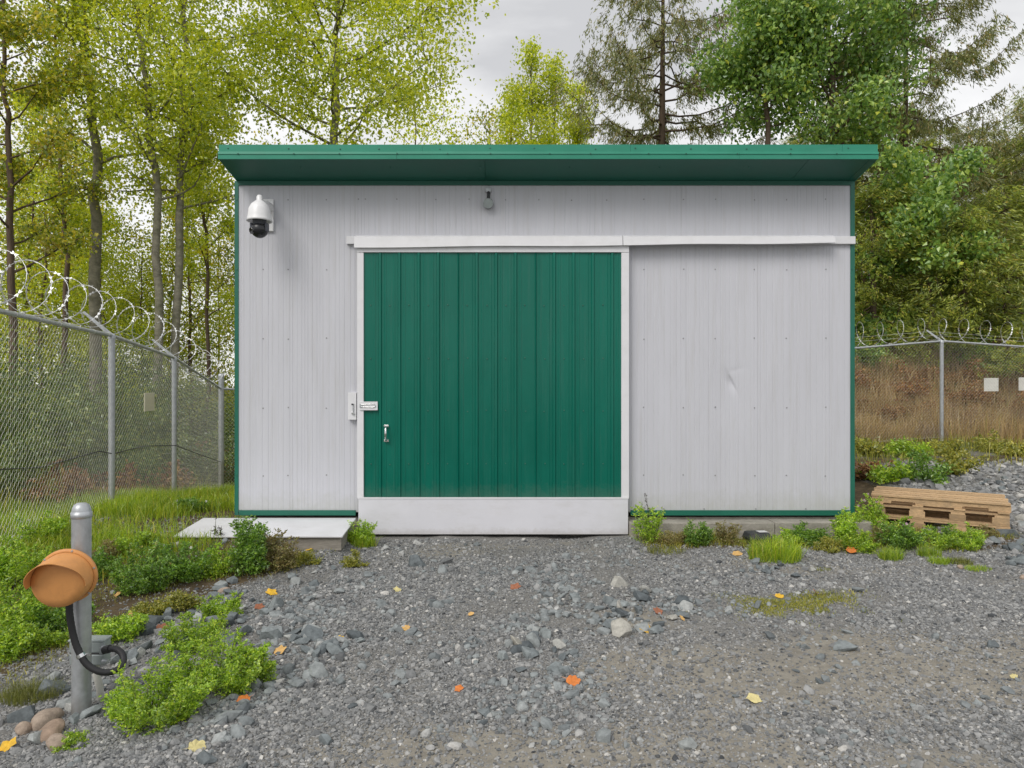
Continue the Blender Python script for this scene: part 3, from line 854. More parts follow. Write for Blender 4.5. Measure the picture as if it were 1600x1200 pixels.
sx_all = [411, 450, 510, 560, 571, 620, 681, 733, 790, 842, 893, 948, 1006, 1068, 1118, 1179, 1229, 1290]
for px in sx_all:
    if abs(px - 763) > 12:
        screw(px, 312 + random.uniform(-1, 1), WY, screw_m, shed)
for py in (421, 529, 637, 743):
    for px in sx_all:
        if px < 545 or px > 990:
            screw(px + random.uniform(-.7, .7), py + random.uniform(-1, 1), WY, screw_m, shed)
for px in (1037, 1100, 1181, 1259):
    screw(px, 795, WY, screw_m, shed)
for k in range(13):
    screw(360 + k * 80 + random.uniform(-12, 12), 232 + random.uniform(-1, 1), FY - 0.004, screw_g, roof)
    screw(380 + k * 78 + random.uniform(-12, 12), 240, FY - 0.018, screw_g, roof)
    if k % 2: screw(400 + k * 70, 262, FY + 0.12, screw_g, roof)
for py in (312, 421, 529, 637, 743):
    screw(370, py, WY - 0.009, screw_g, shed); screw(1331.5, py, WY - 0.009, screw_g, shed)
# footing
foot = MB()
foot.box((XL + 0.1, WY + 0.03, -0.3), (XR - 0.02, WY + DEPTH - 0.05, ZB0 - 0.025))
foot.build('floor_slab', M['concrete'], shed)
MB().box((P(984, 0, 6.6)[0], 6.58, -0.15), (P(1210, 0, 6.6)[0] - .004, WY + 0.02, 0.150)).build('footing_beam', M['concrete'], shed, bevel=0.006)
MB().box((P(1210, 0, 6.6)[0], 6.575, -0.15), (P(1362, 0, 6.6)[0], WY + 0.02, 0.155)).build('footing_beam', M['concrete'], shed, bevel=0.006)

# sliding door
DY = WY - 0.075
door = empty('sliding_door', tuple(P(770, 835, DY)), 'x', 'x')
for k in ('label', 'category'): del door[k]
door.name = 'sliding_door'
door.parent = shed
door.location = Vector(P(770, 835, DY)) - shed.location
DOFF = Vector(P(770, 835, DY))
fr = lambda a, b, c, d, y0, y1: MB().box((P(a, 0, y0)[0], y0, P(0, d, y0)[2]), (P(b, 0, y0)[0], y1, P(0, c, y0)[2]))


def dpart(mb, name, mat, bevel=0.0):
    return link(name, mb.mesh(name, DOFF), mat, door, False, bevel)


dpart(fr(558, 568, 394.6, 778, DY - 0.02, DY + 0.02), 'stile', M['white'], 0.002)
dpart(fr(971, 983, 394.6, 778, DY - 0.02, DY + 0.02), 'stile', M['white'], 0.002)
dpart(fr(558, 983, 384, 394, DY - 0.02, DY + 0.02), 'top_rail', M['white'], 0.002)
kp = dpart(fr(560, 981.5, 778.6, 835, DY - 0.026, DY + 0.01), 'kick_plate', M['kick'], 0.003)
kpt = dpart(fr(559, 982.5, 777, 779.5, DY - 0.03, DY - 0.024), 'kick_plate_edge', M['white'])
dpart(MB().box((P(570, 0, DY)[0], DY + 0.022, P(0, 834, DY)[2]), (P(970, 0, DY)[0], DY + 0.05, P(0, 386, DY)[2])), 'door_core', M['panel'])


def clad(px0, px1, ribs):
    """one profiled sheet: flats with raised trapezoid ribs and small stiffening pleats"""
    z0, z1 = P(0, 777, DY)[2], P(0, 395, DY)[2]
    x0, x1 = P(px0, 0, DY)[0], P(px1, 0, DY)[0]
    prof = [(x0, 0.0)]
    s = F / DY
    for rb in ribs:
        c = P(rb, 0, DY)[0]
        for k, dd in ((-0.062, 0), (-0.058, -0.003), (-0.046, -0.003), (-0.042, 0), (-0.016, 0), (-0.009, -0.015), (0.009, -0.015), (0.016, 0), (0.042, 0), (0.046, -0.003), (0.058, -0.003), (0.062, 0)):
            if x0 + 0.002 < c + k < x1 - 0.002: prof.append((c + k, dd))
    prof.append((x1, 0.0))
    prof.sort()
    xs = np.array([p[0] for p in prof]); ds = np.array([p[1] for p in prof])
    zz = np.linspace(z0, z1, 22)
    X, Z = np.meshgrid(xs, zz)
    D = np.broadcast_to(ds, X.shape) + (vnoise(X * 4.0 + 3, Z * 1.3) - 0.5) * 0.006 + (vnoise(X * 14.0, Z * 2.2 + 5) - 0.5) * 0.003
    n, k = X.shape
    v = np.stack([X, DY + D, Z], -1).reshape(-1, 3)
    i, j = np.meshgrid(np.arange(k - 1), np.arange(n - 1)); b0 = (j * k + i).ravel()
    mb = MB().add(v, np.stack([b0, b0 + 1, b0 + k + 1, b0 + k], -1))
    o = dpart(mb, 'cladding_sheet', M['green'])
    so = o.modifiers.new('thick', 'SOLIDIFY'); so.thickness = 0.0012; so.offset = 1
    return o


ribs = [594 + 30.2 * k for k in range(13)]
clad(568.3, 715, ribs[0:4])
clad(714.6, 836, ribs[4:8])
clad(835.6, 970.8, ribs[8:13])
for py in (477, 560, 642, 725):
    for k in range(14):
        p = Vector(P(579 + 30.2 * k + random.uniform(-1, 1), py + random.uniform(-1, 1), DY - 0.003)) - DOFF
        instance('screw', screw_g, door, p, (0, random.random(), 0))
# hasp on the door
hs = dpart(fr(562, 590, 627.5, 641, DY - 0.03, DY - 0.021), 'hasp_plate', M['white'], 0.001)
c = P(576, 634, DY - 0.034)
pts = [c + np.array([dx, 0, dz]) for dx, dz in ((-0.07, 0.012), (-0.02, 0.014), (0.04, 0.016), (0.062, 0.012), (0.068, 0.0), (0.062, -0.012), (0.04, -0.015), (-0.02, -0.013), (-0.07, -0.011))]
link('hasp_loop', MB().tube(pts, 0.0042, 6).mesh('hasp_loop', DOFF), M['chrome'], door, True)
dpart(MB().box(c + np.array([-0.088, -0.003, -0.017]), c + np.array([-0.062, 0.006, 0.017])), 'hasp_hinge', M['galv'], 0.002)
# pull handle
c = P(604, 677, DY - 0.005)
dpart(MB().box(c + np.array([-0.024, -0.016, 0.062]), c + np.array([0.024, -0.010, 0.083])), 'handle_foot', M['chrome'], 0.002)
dpart(MB().box(c + np.array([-0.024, -0.016, -0.083]), c + np.array([0.024, -0.010, -0.062])), 'handle_foot', M['chrome'], 0.002)
pts = [c + np.array([0, -0.012, 0.072]), c + np.array([0, -0.035, 0.062]), c + np.array([0, -0.052, 0.042]), c + np.array([0, -0.056, 0.0]), c + np.array([0, -0.052, -0.042]), c + np.array([0, -0.035, -0.062]), c + np.array([0, -0.012, -0.072])]
link('handle_grip', MB().tube(pts, [0.007, 0.008, 0.010, 0.012, 0.010, 0.008, 0.007], 10).mesh('handle_grip', DOFF), M['chrome'], door, True)
# lock box on the jamb
lb = empty('lock_box', (0, 0, 0), 'x', 'x')
for k in ('label', 'category'): del lb[k]
lb.parent = shed
LOFF = Vector(P(549.5, 656, WY)); lb.location = LOFF - shed.location


def lpart(mb, name, mat, bevel=0.0, sm=False):
    return link(name, mb.mesh(name, LOFF), mat, lb, sm, bevel)


lpart(MB().box((P(543.5, 0, WY - .06)[0], WY - 0.055, P(0, 656, WY - .06)[2]), (P(556.5, 0, WY - .06)[0], WY - 0.001, P(0, 613.5, WY - .06)[2])), 'cover', M['white'], 0.003)
c = P(551.5, 640, WY - 0.062)
pts = [c + np.array([0.008 * math.sin(t), 0, 0.0]) + np.array([-0.008 * math.cos(t) + .004, 0, 0.03 * (1 if 0 < t < math.pi else 1)]) for t in (0.6, 2.5)]
lpart(MB().tube([c + np.array([-0.003, 0, 0.052]), c + np.array([0.0, -0.006, 0.05]), c + np.array([0.002, -0.006, 0.0]), c + np.array([0.006, -0.004, -0.03])], 0.005, 8), 'latch_lever', M['galv'], sm=True)
lpart(MB().lathe([(0.0001, -0.006), (0.017, -0.006), (0.017, 0.006), (0.0001, 0.006)], 12, Matrix.Translation(Vector(c) + Vector((0.0, 0, -0.036)))), 'padlock_body', M['chrome'])
lpart(MB().lathe([(0.0001, -0.007), (0.011, -0.007), (0.011, 0.007), (0.0001, 0.007)], 10, Matrix.Translation(Vector(c) + Vector((-0.004, -0.004, 0.052)))), 'latch_pivot', M['dark_metal'])

# sliding track: backing board and hood over the door
MB().box((P(541, 0, WY - .04)[0], WY - 0.04, P(0, 381, WY - .04)[2]), (P(1337, 0, WY - .04)[0], WY - 0.002, P(0, 369, WY - .04)[2])).build('track_board', M['white'], shed, bevel=0.003)


def hood(pa, pb, la, lb_, seed):
    ya = WY - 0.125
    a, b = P(pa, 0, ya)[0], P(pb, 0, ya)[0]
    n = 14
    mb = MB()
    V = []
    for i in range(n + 1):
        t = i / n; x = a + (b - a) * t
        low = la + (lb_ - la) * t + 0.6 * math.sin(t * 9 + seed)
        zl = P(0, low, ya)[2]; zt = P(0, 368.5, WY - 0.06)[2]
        zm = P(0, 369.5 + 0.4 * math.sin(t * 7 + seed), ya + 0.012)[2]
        V.append([(x, WY - 0.001, zt + 0.006), (x, WY - 0.06, zt + 0.003), (x, ya + 0.012, zm), (x, ya, zl), (x, ya + 0.02, zl - 0.001), (x, ya + 0.02, zl + 0.008), (x, ya + 0.018, zm - 0.004), (x, WY - 0.001, zt - 0.002)])
    V = np.array(V); k = 8
    f = []
    for i in range(n):
        for j in range(k):
            f.append((i * k + j, (i + 1) * k + j, (i + 1) * k + (j + 1) % k, i * k + (j + 1) % k))
    mb.add(V.reshape(-1, 3), f)
    for i in (0, n):
        mb.add(V[i][[0, 2, 3, 4]], [(0, 1, 2, 3)])
    return mb.build('track_hood', M['white'], shed)


hood(553, 973, 386.5, 383, 0.3)
hood(974, 1306, 382.5, 379.5, 1.7)

# white topped landing beside the door
land = empty('landing', (-2.2, 6.3, 0), 'flat white metal landing on a timber frame left of the door', 'landing')
A, B, C_, D_ = np.array([-2.93, 5.90]), np.array([-1.465, 5.90]), np.array([-1.53, 6.70]), np.array([-3.03, 6.70])


def slab(poly, z0, z1):
    v = [(*p, z0) for p in poly] + [(*p, z1) for p in poly]
    return MB().hexa(v)


slab([A, B, C_, D_], 0.163, 0.176).build('sheet_top', M['white'], land, bevel=0.002)
slab([A + [0.05, 0.03], B + [-0.02, 0.03], B + [-0.02, 0.07], A + [0.05, 0.07]], 0.045, 0.161).build('front_joist', M['timber'], land)
slab([A + [0.05, 0.08], A + [0.09, 0.08], D_ + [0.09, -0.02], D_ + [0.05, -0.02]], 0.045, 0.161).build('side_joist', M['timber'], land)
slab([B + [-0.06, 0.08], B + [-0.02, 0.08], C_ + [-0.02, -0.02], C_ + [-0.06, -0.02]], 0.045, 0.161).build('side_joist', M['timber'], land)
for p in (A + [0.10, 0.10], B + [-0.14, 0.09], C_ + [-0.14, -0.12], D_ + [0.12, -0.12]):
    slab([p, p + [0.07, 0], p + [0.07, 0.07], p + [0, 0.07]], -0.1, 0.16).build('post', M['timber'], land)

# security camera
cy = 6.42
c = P(405.5, 340, cy)
scam = empty('security_camera', tuple(c), 'white and black dome security camera on the shed wall under the eave', 'camera')
mt = MB().box(P(411, 362, WY - .002) * [1, 0, 1] + [0, WY - 0.03, 0], P(428.5, 312, WY - .002) * [1, 0, 1] + [0, WY - 0.002, 0])
plate = mt.build('mounting_plate', M['cam_white'], scam, bevel=0.004)
MB().tube([P(420, 325, WY - 0.02), P(418, 322, WY - 0.12), P(412, 318, cy + 0.1), P(406, 316, cy)], [0.05, 0.045, 0.036, 0.03], 12).build('bracket_arm', M['cam_white'], scam, smooth=True)
T = Matrix.Translation(Vector(c))
sc_ = cy / F
MB().lathe([(0.0001, 35.5 * sc_), (3.2 * sc_, 35 * sc_), (4.6 * sc_, 32 * sc_), (4.6 * sc_, 27 * sc_), (7.5 * sc_, 25 * sc_), (13 * sc_, 20 * sc_), (16.3 * sc_, 13 * sc_), (17.5 * sc_, 3 * sc_), (18.5 * sc_, -3 * sc_), (19.5 * sc_, -6 * sc_), (18.3 * sc_, -6 * sc_), (17 * sc_, -2 * sc_), (0.001, 0)], 32, T).build('housing', M['cam_white'], scam, smooth=True)
neck = MB().lathe([(10.5 * sc_, -1 * sc_), (10.5 * sc_, -14 * sc_), (9 * sc_, -15 * sc_), (0.0001, -15 * sc_)], 24, T).build('yoke', M['cam_grey'], scam, smooth=True)
for s in (-1, 1):
    MB().box(c + np.array([s * 11.6 - 1.6, -6, -22]) * sc_, c + np.array([s * 11.6 + 1.6, 6, -9]) * sc_).build('yoke_arm', M['cam_grey'], scam, bevel=0.005)
prof = [(13.0 * sc_ * math.sin(t), -19 * sc_ - 13.0 * sc_ * math.cos(t)) for t in np.linspace(0.01, 2.2, 14)]
ball = MB().lathe(prof, 28, T).build('camera_ball', M['cam_black'], scam, smooth=True)
Ml = Matrix.Translation(Vector(c + np.array([-7.5, -8.5, -22]) * sc_)) @ Vector((-0.6, -0.7, -0.3)).to_track_quat('Z', 'Y').to_matrix().to_4x4()
MB().lathe([(5 * sc_, 0), (5 * sc_, 3.2 * sc_), (4 * sc_, 3.2 * sc_), (3.8 * sc_, 2.2 * sc_), (0.0001, 2.6 * sc_)], 20, Ml).build('lens', M['lens'], scam, smooth=True)

# round grey sensor under the eave
c = P(763, 318, WY - 0.05)
sens = empty('wall_sensor', tuple(c), 'small round grey sensor hanging on a stub pipe above the door', 'sensor')
MB().box((c[0] - 0.028, WY - 0.03, P(0, 301, WY)[2]), (c[0] + 0.028, WY - 0.002, P(0, 294, WY)[2])).build('bracket', M['galv'], sens, bevel=0.003)
MB().tube([c + np.array([0, 0.03, 0.12]), c + np.array([0.004, 0.01, 0.10]), c + np.array([0, 0, 0.045])], [0.014, 0.016, 0.016], 10).build('stub_pipe', M['dark_metal'], sens, smooth=True)
Ms = Matrix.Translation(Vector(c)) @ Matrix.Rotation(math.radians(90 + 12), 4, 'X')
MB().lathe([(0.0001, -0.04), (0.047, -0.04), (0.05, -0.03), (0.05, 0.028)], 24, Ms).build('body', M['dark_metal'], sens, smooth=False)
MB().lathe([(0.05, 0.0285), (0.047, 0.036), (0.0001, 0.038)], 24, Ms).build('face', M['grey_box'], sens, smooth=False)

# ------------------------------------------------------------------ chain link fences
def along(path, step):
    path = np.asarray(path, float)
    d = np.linalg.norm(np.diff(path[:, :2], axis=0), axis=1); s = np.concatenate([[0], np.cumsum(d)])
    u = np.arange(0, s[-1], step)
    return u, s


def fence_mesh(path_top, path_bot, w_=0.0355, h=0.071, r=0.0014):
    """woven wires: each a zigzag in its own strip, hooked to its neighbours"""
    path_top = np.asarray(path_top, float); path_bot = np.asarray(path_bot, float)
    u, s = along(path_top, w_)
    at = lambda q: (np.stack([np.interp(q, s, path_top[:, k]) for k in range(3)], -1), np.interp(q, s, path_bot[:, 2]))
    mb = MB()
    for i, u0 in enumerate(u[:-1]):
        tl, bl = at(u0); tr, br = at(u0 + w_)
        nz = int((tl[2] - bl) / (h / 2))
        k = np.arange(nz + 1)
        side = (k + i) % 2
        p = np.where(side[:, None] == 0, tl[None, :], tr[None, :]).copy()
        p[:, 2] = tl[2] + 0.02 - k * h / 2
        d = (tr - tl)[:2]; d = d / (np.linalg.norm(d) + 1e-9)
        off = np.where(side == 0, -1, 1) * 0.003
        p[:, 0] += -d[1] * off; p[:, 1] += d[0] * off
        mb.tube(p, r, 3, cap=False)
    return mb


def helix(path, radius, pitch, seed):
    path = np.asarray(path, float)
    r = random.Random(seed)
    u, s = along(path, pitch / 30)
    c = np.stack([np.interp(u, s, path[:, k]) for k in range(3)], -1)
    t = np.gradient(c, axis=0); t /= np.linalg.norm(t, axis=1)[:, None]
    up = np.array([0, 0, 1.0]); n = np.cross(t, up); n /= np.linalg.norm(n, axis=1)[:, None]; b = np.cross(n, t)
    wob = np.array([0.06 * math.sin(q * 1.7 + seed) + 0.04 * math.sin(q * 5.1) for q in u])
    ph = u / pitch * 2 * np.pi + 1.2 * np.sin(u * 0.9 + seed)
    R = radius * (1 + wob)
    p = c + (np.cos(ph) * R)[:, None] * n + (np.sin(ph) * R)[:, None] * b
    return p


def razor_coil(name, path, radius, pitch, seed, label):
    p = helix(path, radius, pitch, seed)
    e = empty(name, tuple(p[0]), label, 'razor wire')
    MB().tube(p, 0.0034, 5).build('core_wire', M['razor'], e, smooth=True)
    # barbs: a four-pointed cluster of flat blades every ~10 cm
    d = np.concatenate([[0], np.cumsum(np.linalg.norm(np.diff(p, axis=0), axis=1))])
    mb = MB(); r = np.random.default_rng(seed)
    for q in np.arange(0.03, d[-1], 0.105):
        c = np.array([np.interp(q, d, p[:, k]) for k in range(3)])
        c2 = np.array([np.interp(q + 0.01, d, p[:, k]) for k in range(3)])
        t = (c2 - c); t /= np.linalg.norm(t) + 1e-9
        o = np.cross(t, r.normal(size=3)); o /= np.linalg.norm(o); o2 = np.cross(t, o)
        for s1 in (-1, 1):
            for s2 in (-1, 1):
                a = c + t * 0.004 * s1
                tip = c + t * 0.034 * s1 + o * 0.016 * s2
                v = [a + o2 * 0.001 - o * 0.006, c + t * 0.022 * s1 + o2 * 0.001 - o * 0.004 * s2, tip, a + o * 0.006, a - o2 * 0.001]
                mb.add(v, [(0, 1, 2), (0, 2, 3), (4, 2, 1), (4, 3, 2)])
    x = mb.build('barbs', M['razor'], e)
    x['kind'] = 'stuff'
    return e


def build_fence(label, tops, posts, rails, corner, seed, arm_dir):
    """tops: path of the top rail; posts: indices that carry posts"""
    tops = np.asarray(tops, float)
    g = H(tops[:, 0], tops[:, 1])
    e = empty('chain_link_fence', (tops[posts[0]][0], tops[posts[0]][1], float(g[posts[0]])), label, 'fence')
    bots = tops.copy(); bots[:, 2] = g + 0.03
    x = fence_mesh(tops, bots).build('chain_link_mesh', M['wire'], e); x['kind'] = 'stuff'
    MB().tube([t for t in tops], 0.021, 10).build('top_rail', M['galv'], e, smooth=True)
    b2 = bots.copy(); b2[:, 2] += 0.05
    MB().tube(b2, 0.0025, 5).build('bottom_wire', M['wire'], e)
    u, s = along(tops, 0.45)
    ties = []
    for q in u[1:]:
        c = np.array([np.interp(q, s, tops[:, k]) for k in range(3)])
        t = np.array([np.interp(q + .01, s, tops[:, k]) for k in range(3)]) - c; t /= np.linalg.norm(t)
        MB().tube([c - t * 0.006, c + t * 0.006], 0.0245, 10).build('rail_tie', M['wire'], e)
    for i in posts:
        t = tops[i]; r = 0.052 if i in corner else 0.036
        top = t[2] + (0.26 if i in corner else -0.01)
        nrm = np.array(arm_dir[i]) if i in arm_dir else None
        po = np.array([t[0], t[1], 0]) + (np.array([*(-nrm[:2] / np.linalg.norm(nrm[:2])), 0]) * 0.0 if nrm is not None else 0)
        MB().tube([(po[0], po[1], g[i] - 0.3), (po[0], po[1], top)], r, 16).build('post', M['galv'], e, smooth=True)
        MB().lathe([(r * 1.12, -0.03), (r * 1.12, 0.012), (r * 0.8, 0.03), (0.0001, 0.036)], 16, Matrix.Translation((po[0], po[1], top))).build('post_cap', M['galv'], e, smooth=True)
        for dz in ((0.35, 0.8, 1.25, 1.65) if i in corner else (0.55, 1.05, 1.55)):
            z = t[2] - dz
            MB().tube([(po[0], po[1], z - 0.008), (po[0], po[1], z + 0.008)], r * 1.09, 16).build('tie_band', M['galv'], e)
        if nrm is not None:
            a = np.array([po[0], po[1], top + 0.01]); b = a + nrm
            pr = np.cross(nrm, [0, 0, 1.0]); pr /= np.linalg.norm(pr); pr = pr * 0.016
            q = np.cross(nrm, pr); q = q / np.linalg.norm(q) * 0.022
            MB().hexa([a - pr - q, a + pr - q, a + pr + q, a - pr + q, b - pr * .8 - q * .6, b + pr * .8 - q * .6, b + pr * .8 + q * .6, b - pr * .8 + q * .6]).build('extension_arm', M['galv'], e, bevel=0.003)
    return e


LF = [(-3.25, 2.2, 2.09), (-3.98, 5.0, 2.075), (-4.70, 8.02, 2.06), (-5.02, 10.15, 1.88), (-5.62, 13.2, 1.40), (-4.2, 13.35, 1.33), (-2.3, 13.5, 1.35)]
armL = {1: (-0.30, -0.05, 0.27), 2: (-0.30, -0.05, 0.27), 3: (-0.30, -0.05, 0.27)}
build_fence('chain link fence with galvanised posts running back along the grass left of the shed', LF, [1, 2, 3, 4], None, (4,), 3, armL)
RF = [(4.2, 13.45, 2.12), (6.8, 13.5, 2.20), (8.62, 13.7, 2.35), (11.3, 14.1, 2.21), (14.5, 14.6, 2.1)]
build_fence('chain link fence behind the pallets along the foot of the brown grass bank', RF, [0, 2, 3, 4], None, (), 5, {0: (-0.21, 0.15, 0.23), 2: (-0.21, 0.15, 0.23), 3: (-0.21, 0.15, 0.23), 4: (-0.21, 0.15, 0.23)})
off = np.array([-0.16, -0.02, 0.30])
razor_coil('razor_wire_coil', [np.array(p) + off for p in LF[:5]], 0.24, 0.50, 2, 'coiled razor wire along the top of the fence left of the shed')
off = np.array([-0.1, 0.1, 0.25])
razor_coil('razor_wire_coil', [np.array(p) + off for p in RF], 0.24, 0.46, 4, 'stretched razor wire loops on the fence behind the pallets')
for off, z in (((-0.1, 0.07), 0.12), ((-0.17, 0.12), 0.2)):
    for path, sgn in ((LF[:5], 'left'), (RF, 'right')):
        o = MB().tube([np.array(p) + np.array([off[0], off[1] if sgn == 'right' else 0, z]) for p in path], 0.0022, 5).build('strand_wire', M['wire'])
        tag(o, ('lower' if z < 0.15 else 'upper') + ' straight strand wire strung through the razor coil on the fence ' + ('left of the shed' if sgn == 'left' else 'behind the pallets'), 'wire')

# plain backs of signs hanging on the fences
def fence_sign(a, b, zc, h, mat, label):
    a, b = np.array(a), np.array(b)
    d = (b - a) / np.linalg.norm(b - a); n = np.array([-d[1], d[0]]) * 0.004
    poly = [a - n, b - n, b + n, a + n]
    o = slab(poly, zc - h / 2, zc + h / 2).build('fence_sign', mat, bevel=0.001)
    tag(o, label, 'sign', 'sign backs on the fences')
    for q in (0.08, 0.92):
        p = a + (b - a) * q
        MB().box((p[0] - .006, p[1] - 0.008, zc + h / 2 - 0.03), (p[0] + .006, p[1] + .008, zc + h / 2 - 0.018)).build('wire_tie', M['galv'], o)
    return o


q = (np.array(LF[3][:2]) - np.array(LF[2][:2])); q = q / np.linalg.norm(q)
s0 = np.array(LF[2][:2]) + q * 1.02 + np.array([-0.012, 0])
fence_sign(s0, s0 + q * 0.36, P(0, 628, 9.2)[2], 0.245, M['sign_tan'], 'cream rectangular sign back on the fence left of the shed')
y0 = 13.92
fence_sign((P(1536, 0, y0)[0], y0 - 0.03), (P(1561, 0, y0)[0], y0 + 0.02), P(0, 601, y0)[2], 0.27, M['sign'], 'white sign back on the right fence, fully in view')
y0 = 14.05
fence_sign((P(1590, 0, y0)[0], y0 - 0.03), (P(1616, 0, y0)[0], y0 + 0.02), P(0, 600, y0)[2], 0.27, M['sign'], 'white sign back on the fence cut off by the right photo edge')
# dark cable drooping along the left fence
pts = [(-3.6, 3.5, 1.0), (-4.3, 6.2, P(0, 730, 6.2)[2]), (-4.62, 7.6, P(0, 705, 7.6)[2]), (-4.72, 8.05, P(0, 709, 8.05)[2]), (-4.88, 9.0, P(0, 697, 9.0)[2]), (-5.0, 10.1, P(0, 696, 10.1)[2]), (-5.3, 11.6, P(0, 711, 11.6)[2]), (-5.6, 13.1, P(0, 722, 13.1)[2])]
o = MB().tube([np.array(p) + [0.02, 0, 0] for p in pts], 0.006, 6).build('fence_cable', M['cable'], smooth=True)
tag(o, 'thin dark cable tied along the lower half of the left fence', 'cable')

# ------------------------------------------------------------------ bollard with hooded sensor
bx, by = -2.03, 3.22
bz = float(H(bx, by))
BR = 0.041
ztop = P(0, 785, by)[2]
bol = empty('bollard', (bx, by, bz), 'galvanised steel pipe bollard with a domed cap standing among rocks', 'bollard')
MB().tube([(bx, by, bz - 0.2), (bx, by, ztop - 0.055)], BR, 32).build('pipe', M['galv'], bol, smooth=True)
MB().lathe([(BR * 1.02, -0.072), (BR * 1.09, -0.070), (BR * 1.09, -0.046), (BR * 1.02, -0.045), (BR * 1.0, -0.038), (BR * 0.93, -0.024), (BR * 0.76, -0.011), (BR * 0.5, -0.003), (0.0001, 0.0)], 32, Matrix.Translation((bx, by, ztop))).build('cap', M['galv'], bol, smooth=True)

ax = Vector((0.14, -0.97, -0.11)).normalized()
fc = Vector(P(107, 899, by - 0.09))
sensor = empty('hooded_sensor', tuple(fc), 'orange-tan round hooded sensor mounted on the bollard', 'sensor')
Q = Matrix.Translation(fc) @ ax.to_track_quat('Z', 'Y').to_matrix().to_4x4()
RD = 0.117
MB().lathe([(0.0001, -0.035), (RD * 0.8, -0.035), (RD * 1.0, -0.012), (RD * 1.02, 0.004)], 48, Q).build('back_shell', M['orange'], sensor, smooth=True)
MB().lathe([(RD * 1.02, -0.004), (RD * 1.075, -0.003), (RD * 1.08, 0.008), (RD * 1.06, 0.013), (RD * 0.98, 0.014)], 48, Q).build('flange', M['orange'], sensor, smooth=True)
MB().lathe([(RD * 0.97, 0.012), (RD * 0.95, 0.09), (RD * 0.93, 0.098), (RD * 0.6, 0.104), (0.0001, 0.106)], 48, Q).build('drum', M['orange'], sensor, smooth=True)
# hood: a curved visor, long over the top and one side
Qi = np.array(Q)
up_l = (Q.to_3x3().inverted() @ Vector((0, 0, 1))); a0 = math.atan2(up_l.y, up_l.x)
rt_l = (Q.to_3x3().inverted() @ Vector((1, 0, 0))); ar = math.atan2(rt_l.y, rt_l.x)
sgn = 1 if math.sin(ar - a0) < 0 else -1
n = 56
Vh = []
for i in range(n + 1):
    th = -1.65 + 3.35 * i / n                      # 0 = top, + = to the right seen from the camera
    if th > 0.25:
        t = (th - 0.25) / (1.7 - 0.25); lg = 0.062 * (1 - t * t * (3 - 2 * t)) + 0.001
    else:
        t = max(0, (-th - 0.9) / 0.75); lg = 0.062 * (1 - 0.55 * t * t)
    an = a0 - sgn * th
    for rr, zz in ((RD * 0.975, 0.05), (RD * 0.99, 0.098 + lg), (RD * 0.965, 0.098 + lg), (RD * 0.955, 0.05)):
        Vh.append((rr * math.cos(an), rr * math.sin(an), zz))
Vh = np.array(Vh) @ Qi[:3, :3].T + Qi[:3, 3]
f = []
for i in range(n):
    for j in range(4):
        f.append((i * 4 + j, (i + 1) * 4 + j, (i + 1) * 4 + (j + 1) % 4, i * 4 + (j + 1) % 4))
mb = MB().add(Vh, f)
for i in (0, n): mb.add(Vh[i * 4:i * 4 + 4], [(0, 1, 2, 3)])
ho = mb.build('hood', M['orange'], sensor)
ho.data.polygons.foreach_set('use_smooth', np.ones(len(ho.data.polygons), bool))
es = ho.modifiers.new('split', 'EDGE_SPLIT'); es.split_angle = math.radians(40)
for k in range(6):
    an = k * math.pi / 3 + 0.3
    p = Q @ Vector((RD * 1.035 * math.cos(an), RD * 1.035 * math.sin(an), 0.012))
    MB().lathe([(0.005, 0), (0.005, 0.003), (0.0001, 0.004)], 8, Matrix.Translation(p) @ Q.to_quaternion().to_matrix().to_4x4()).build('flange_bolt', M['galv'], sensor)
MB().tube([fc + ax * -0.03, Vector((bx, by - BR * 0.8, fc.z + 0.01))], 0.03, 14).build('mounting_arm', M['galv'], sensor, smooth=True)

# junction box behind the bollard
jy = by + 0.13
j0 = np.array([P(114, 0, jy)[0], jy - 0.03, P(0, 1036, jy)[2]]); j1 = np.array([P(168, 0, jy)[0], jy + 0.03, P(0, 996, jy)[2]])
jb = empty('junction_box', ((j0[0] + j1[0]) / 2, jy, j0[2]), 'grey metal junction box fixed behind the bollard', 'junction box')
zm = j0[2] + (j1[2] - j0[2]) * 0.45
MB().box(j0, (j1[0], j1[1], zm - 0.004)).build('box_base', M['grey_box'], jb, bevel=0.006)
MB().box((j0[0] + .004, j0[1] + .004, zm - 0.004), (j1[0] - .004, j1[1] - .004, zm + 0.004)).build('gasket', M['dark_metal'], jb)
MB().box((j0[0], j0[1], zm + 0.004), (j1[0], j1[1], j1[2] - 0.012)).build('box_lid', M['grey_box'], jb, bevel=0.005)
MB().box((j0[0] - 0.004, j0[1] - .004, j1[2] - 0.0115), (j1[0] + 0.004, j1[1] + .004, j1[2])).build('lid_rim', M['grey_box'], jb, bevel=0.003)
for z in (j0[2] + 0.02, zm + 0.03):
    MB().lathe([(0.012, -0.006), (0.012, 0.02), (0.0001, 0.022)], 12, Matrix.Translation((j1[0], jy - 0.03, z)) @ Matrix.Rotation(math.radians(90), 4, 'Y')).build('knuckle', M['galv'], jb)
gl = P(160, 1017, jy - 0.048)
MB().box(gl + [-0.016, 0, -0.016], gl + [0.016, 0.02, 0.016]).build('cable_gland', M['galv'], jb, bevel=0.003)
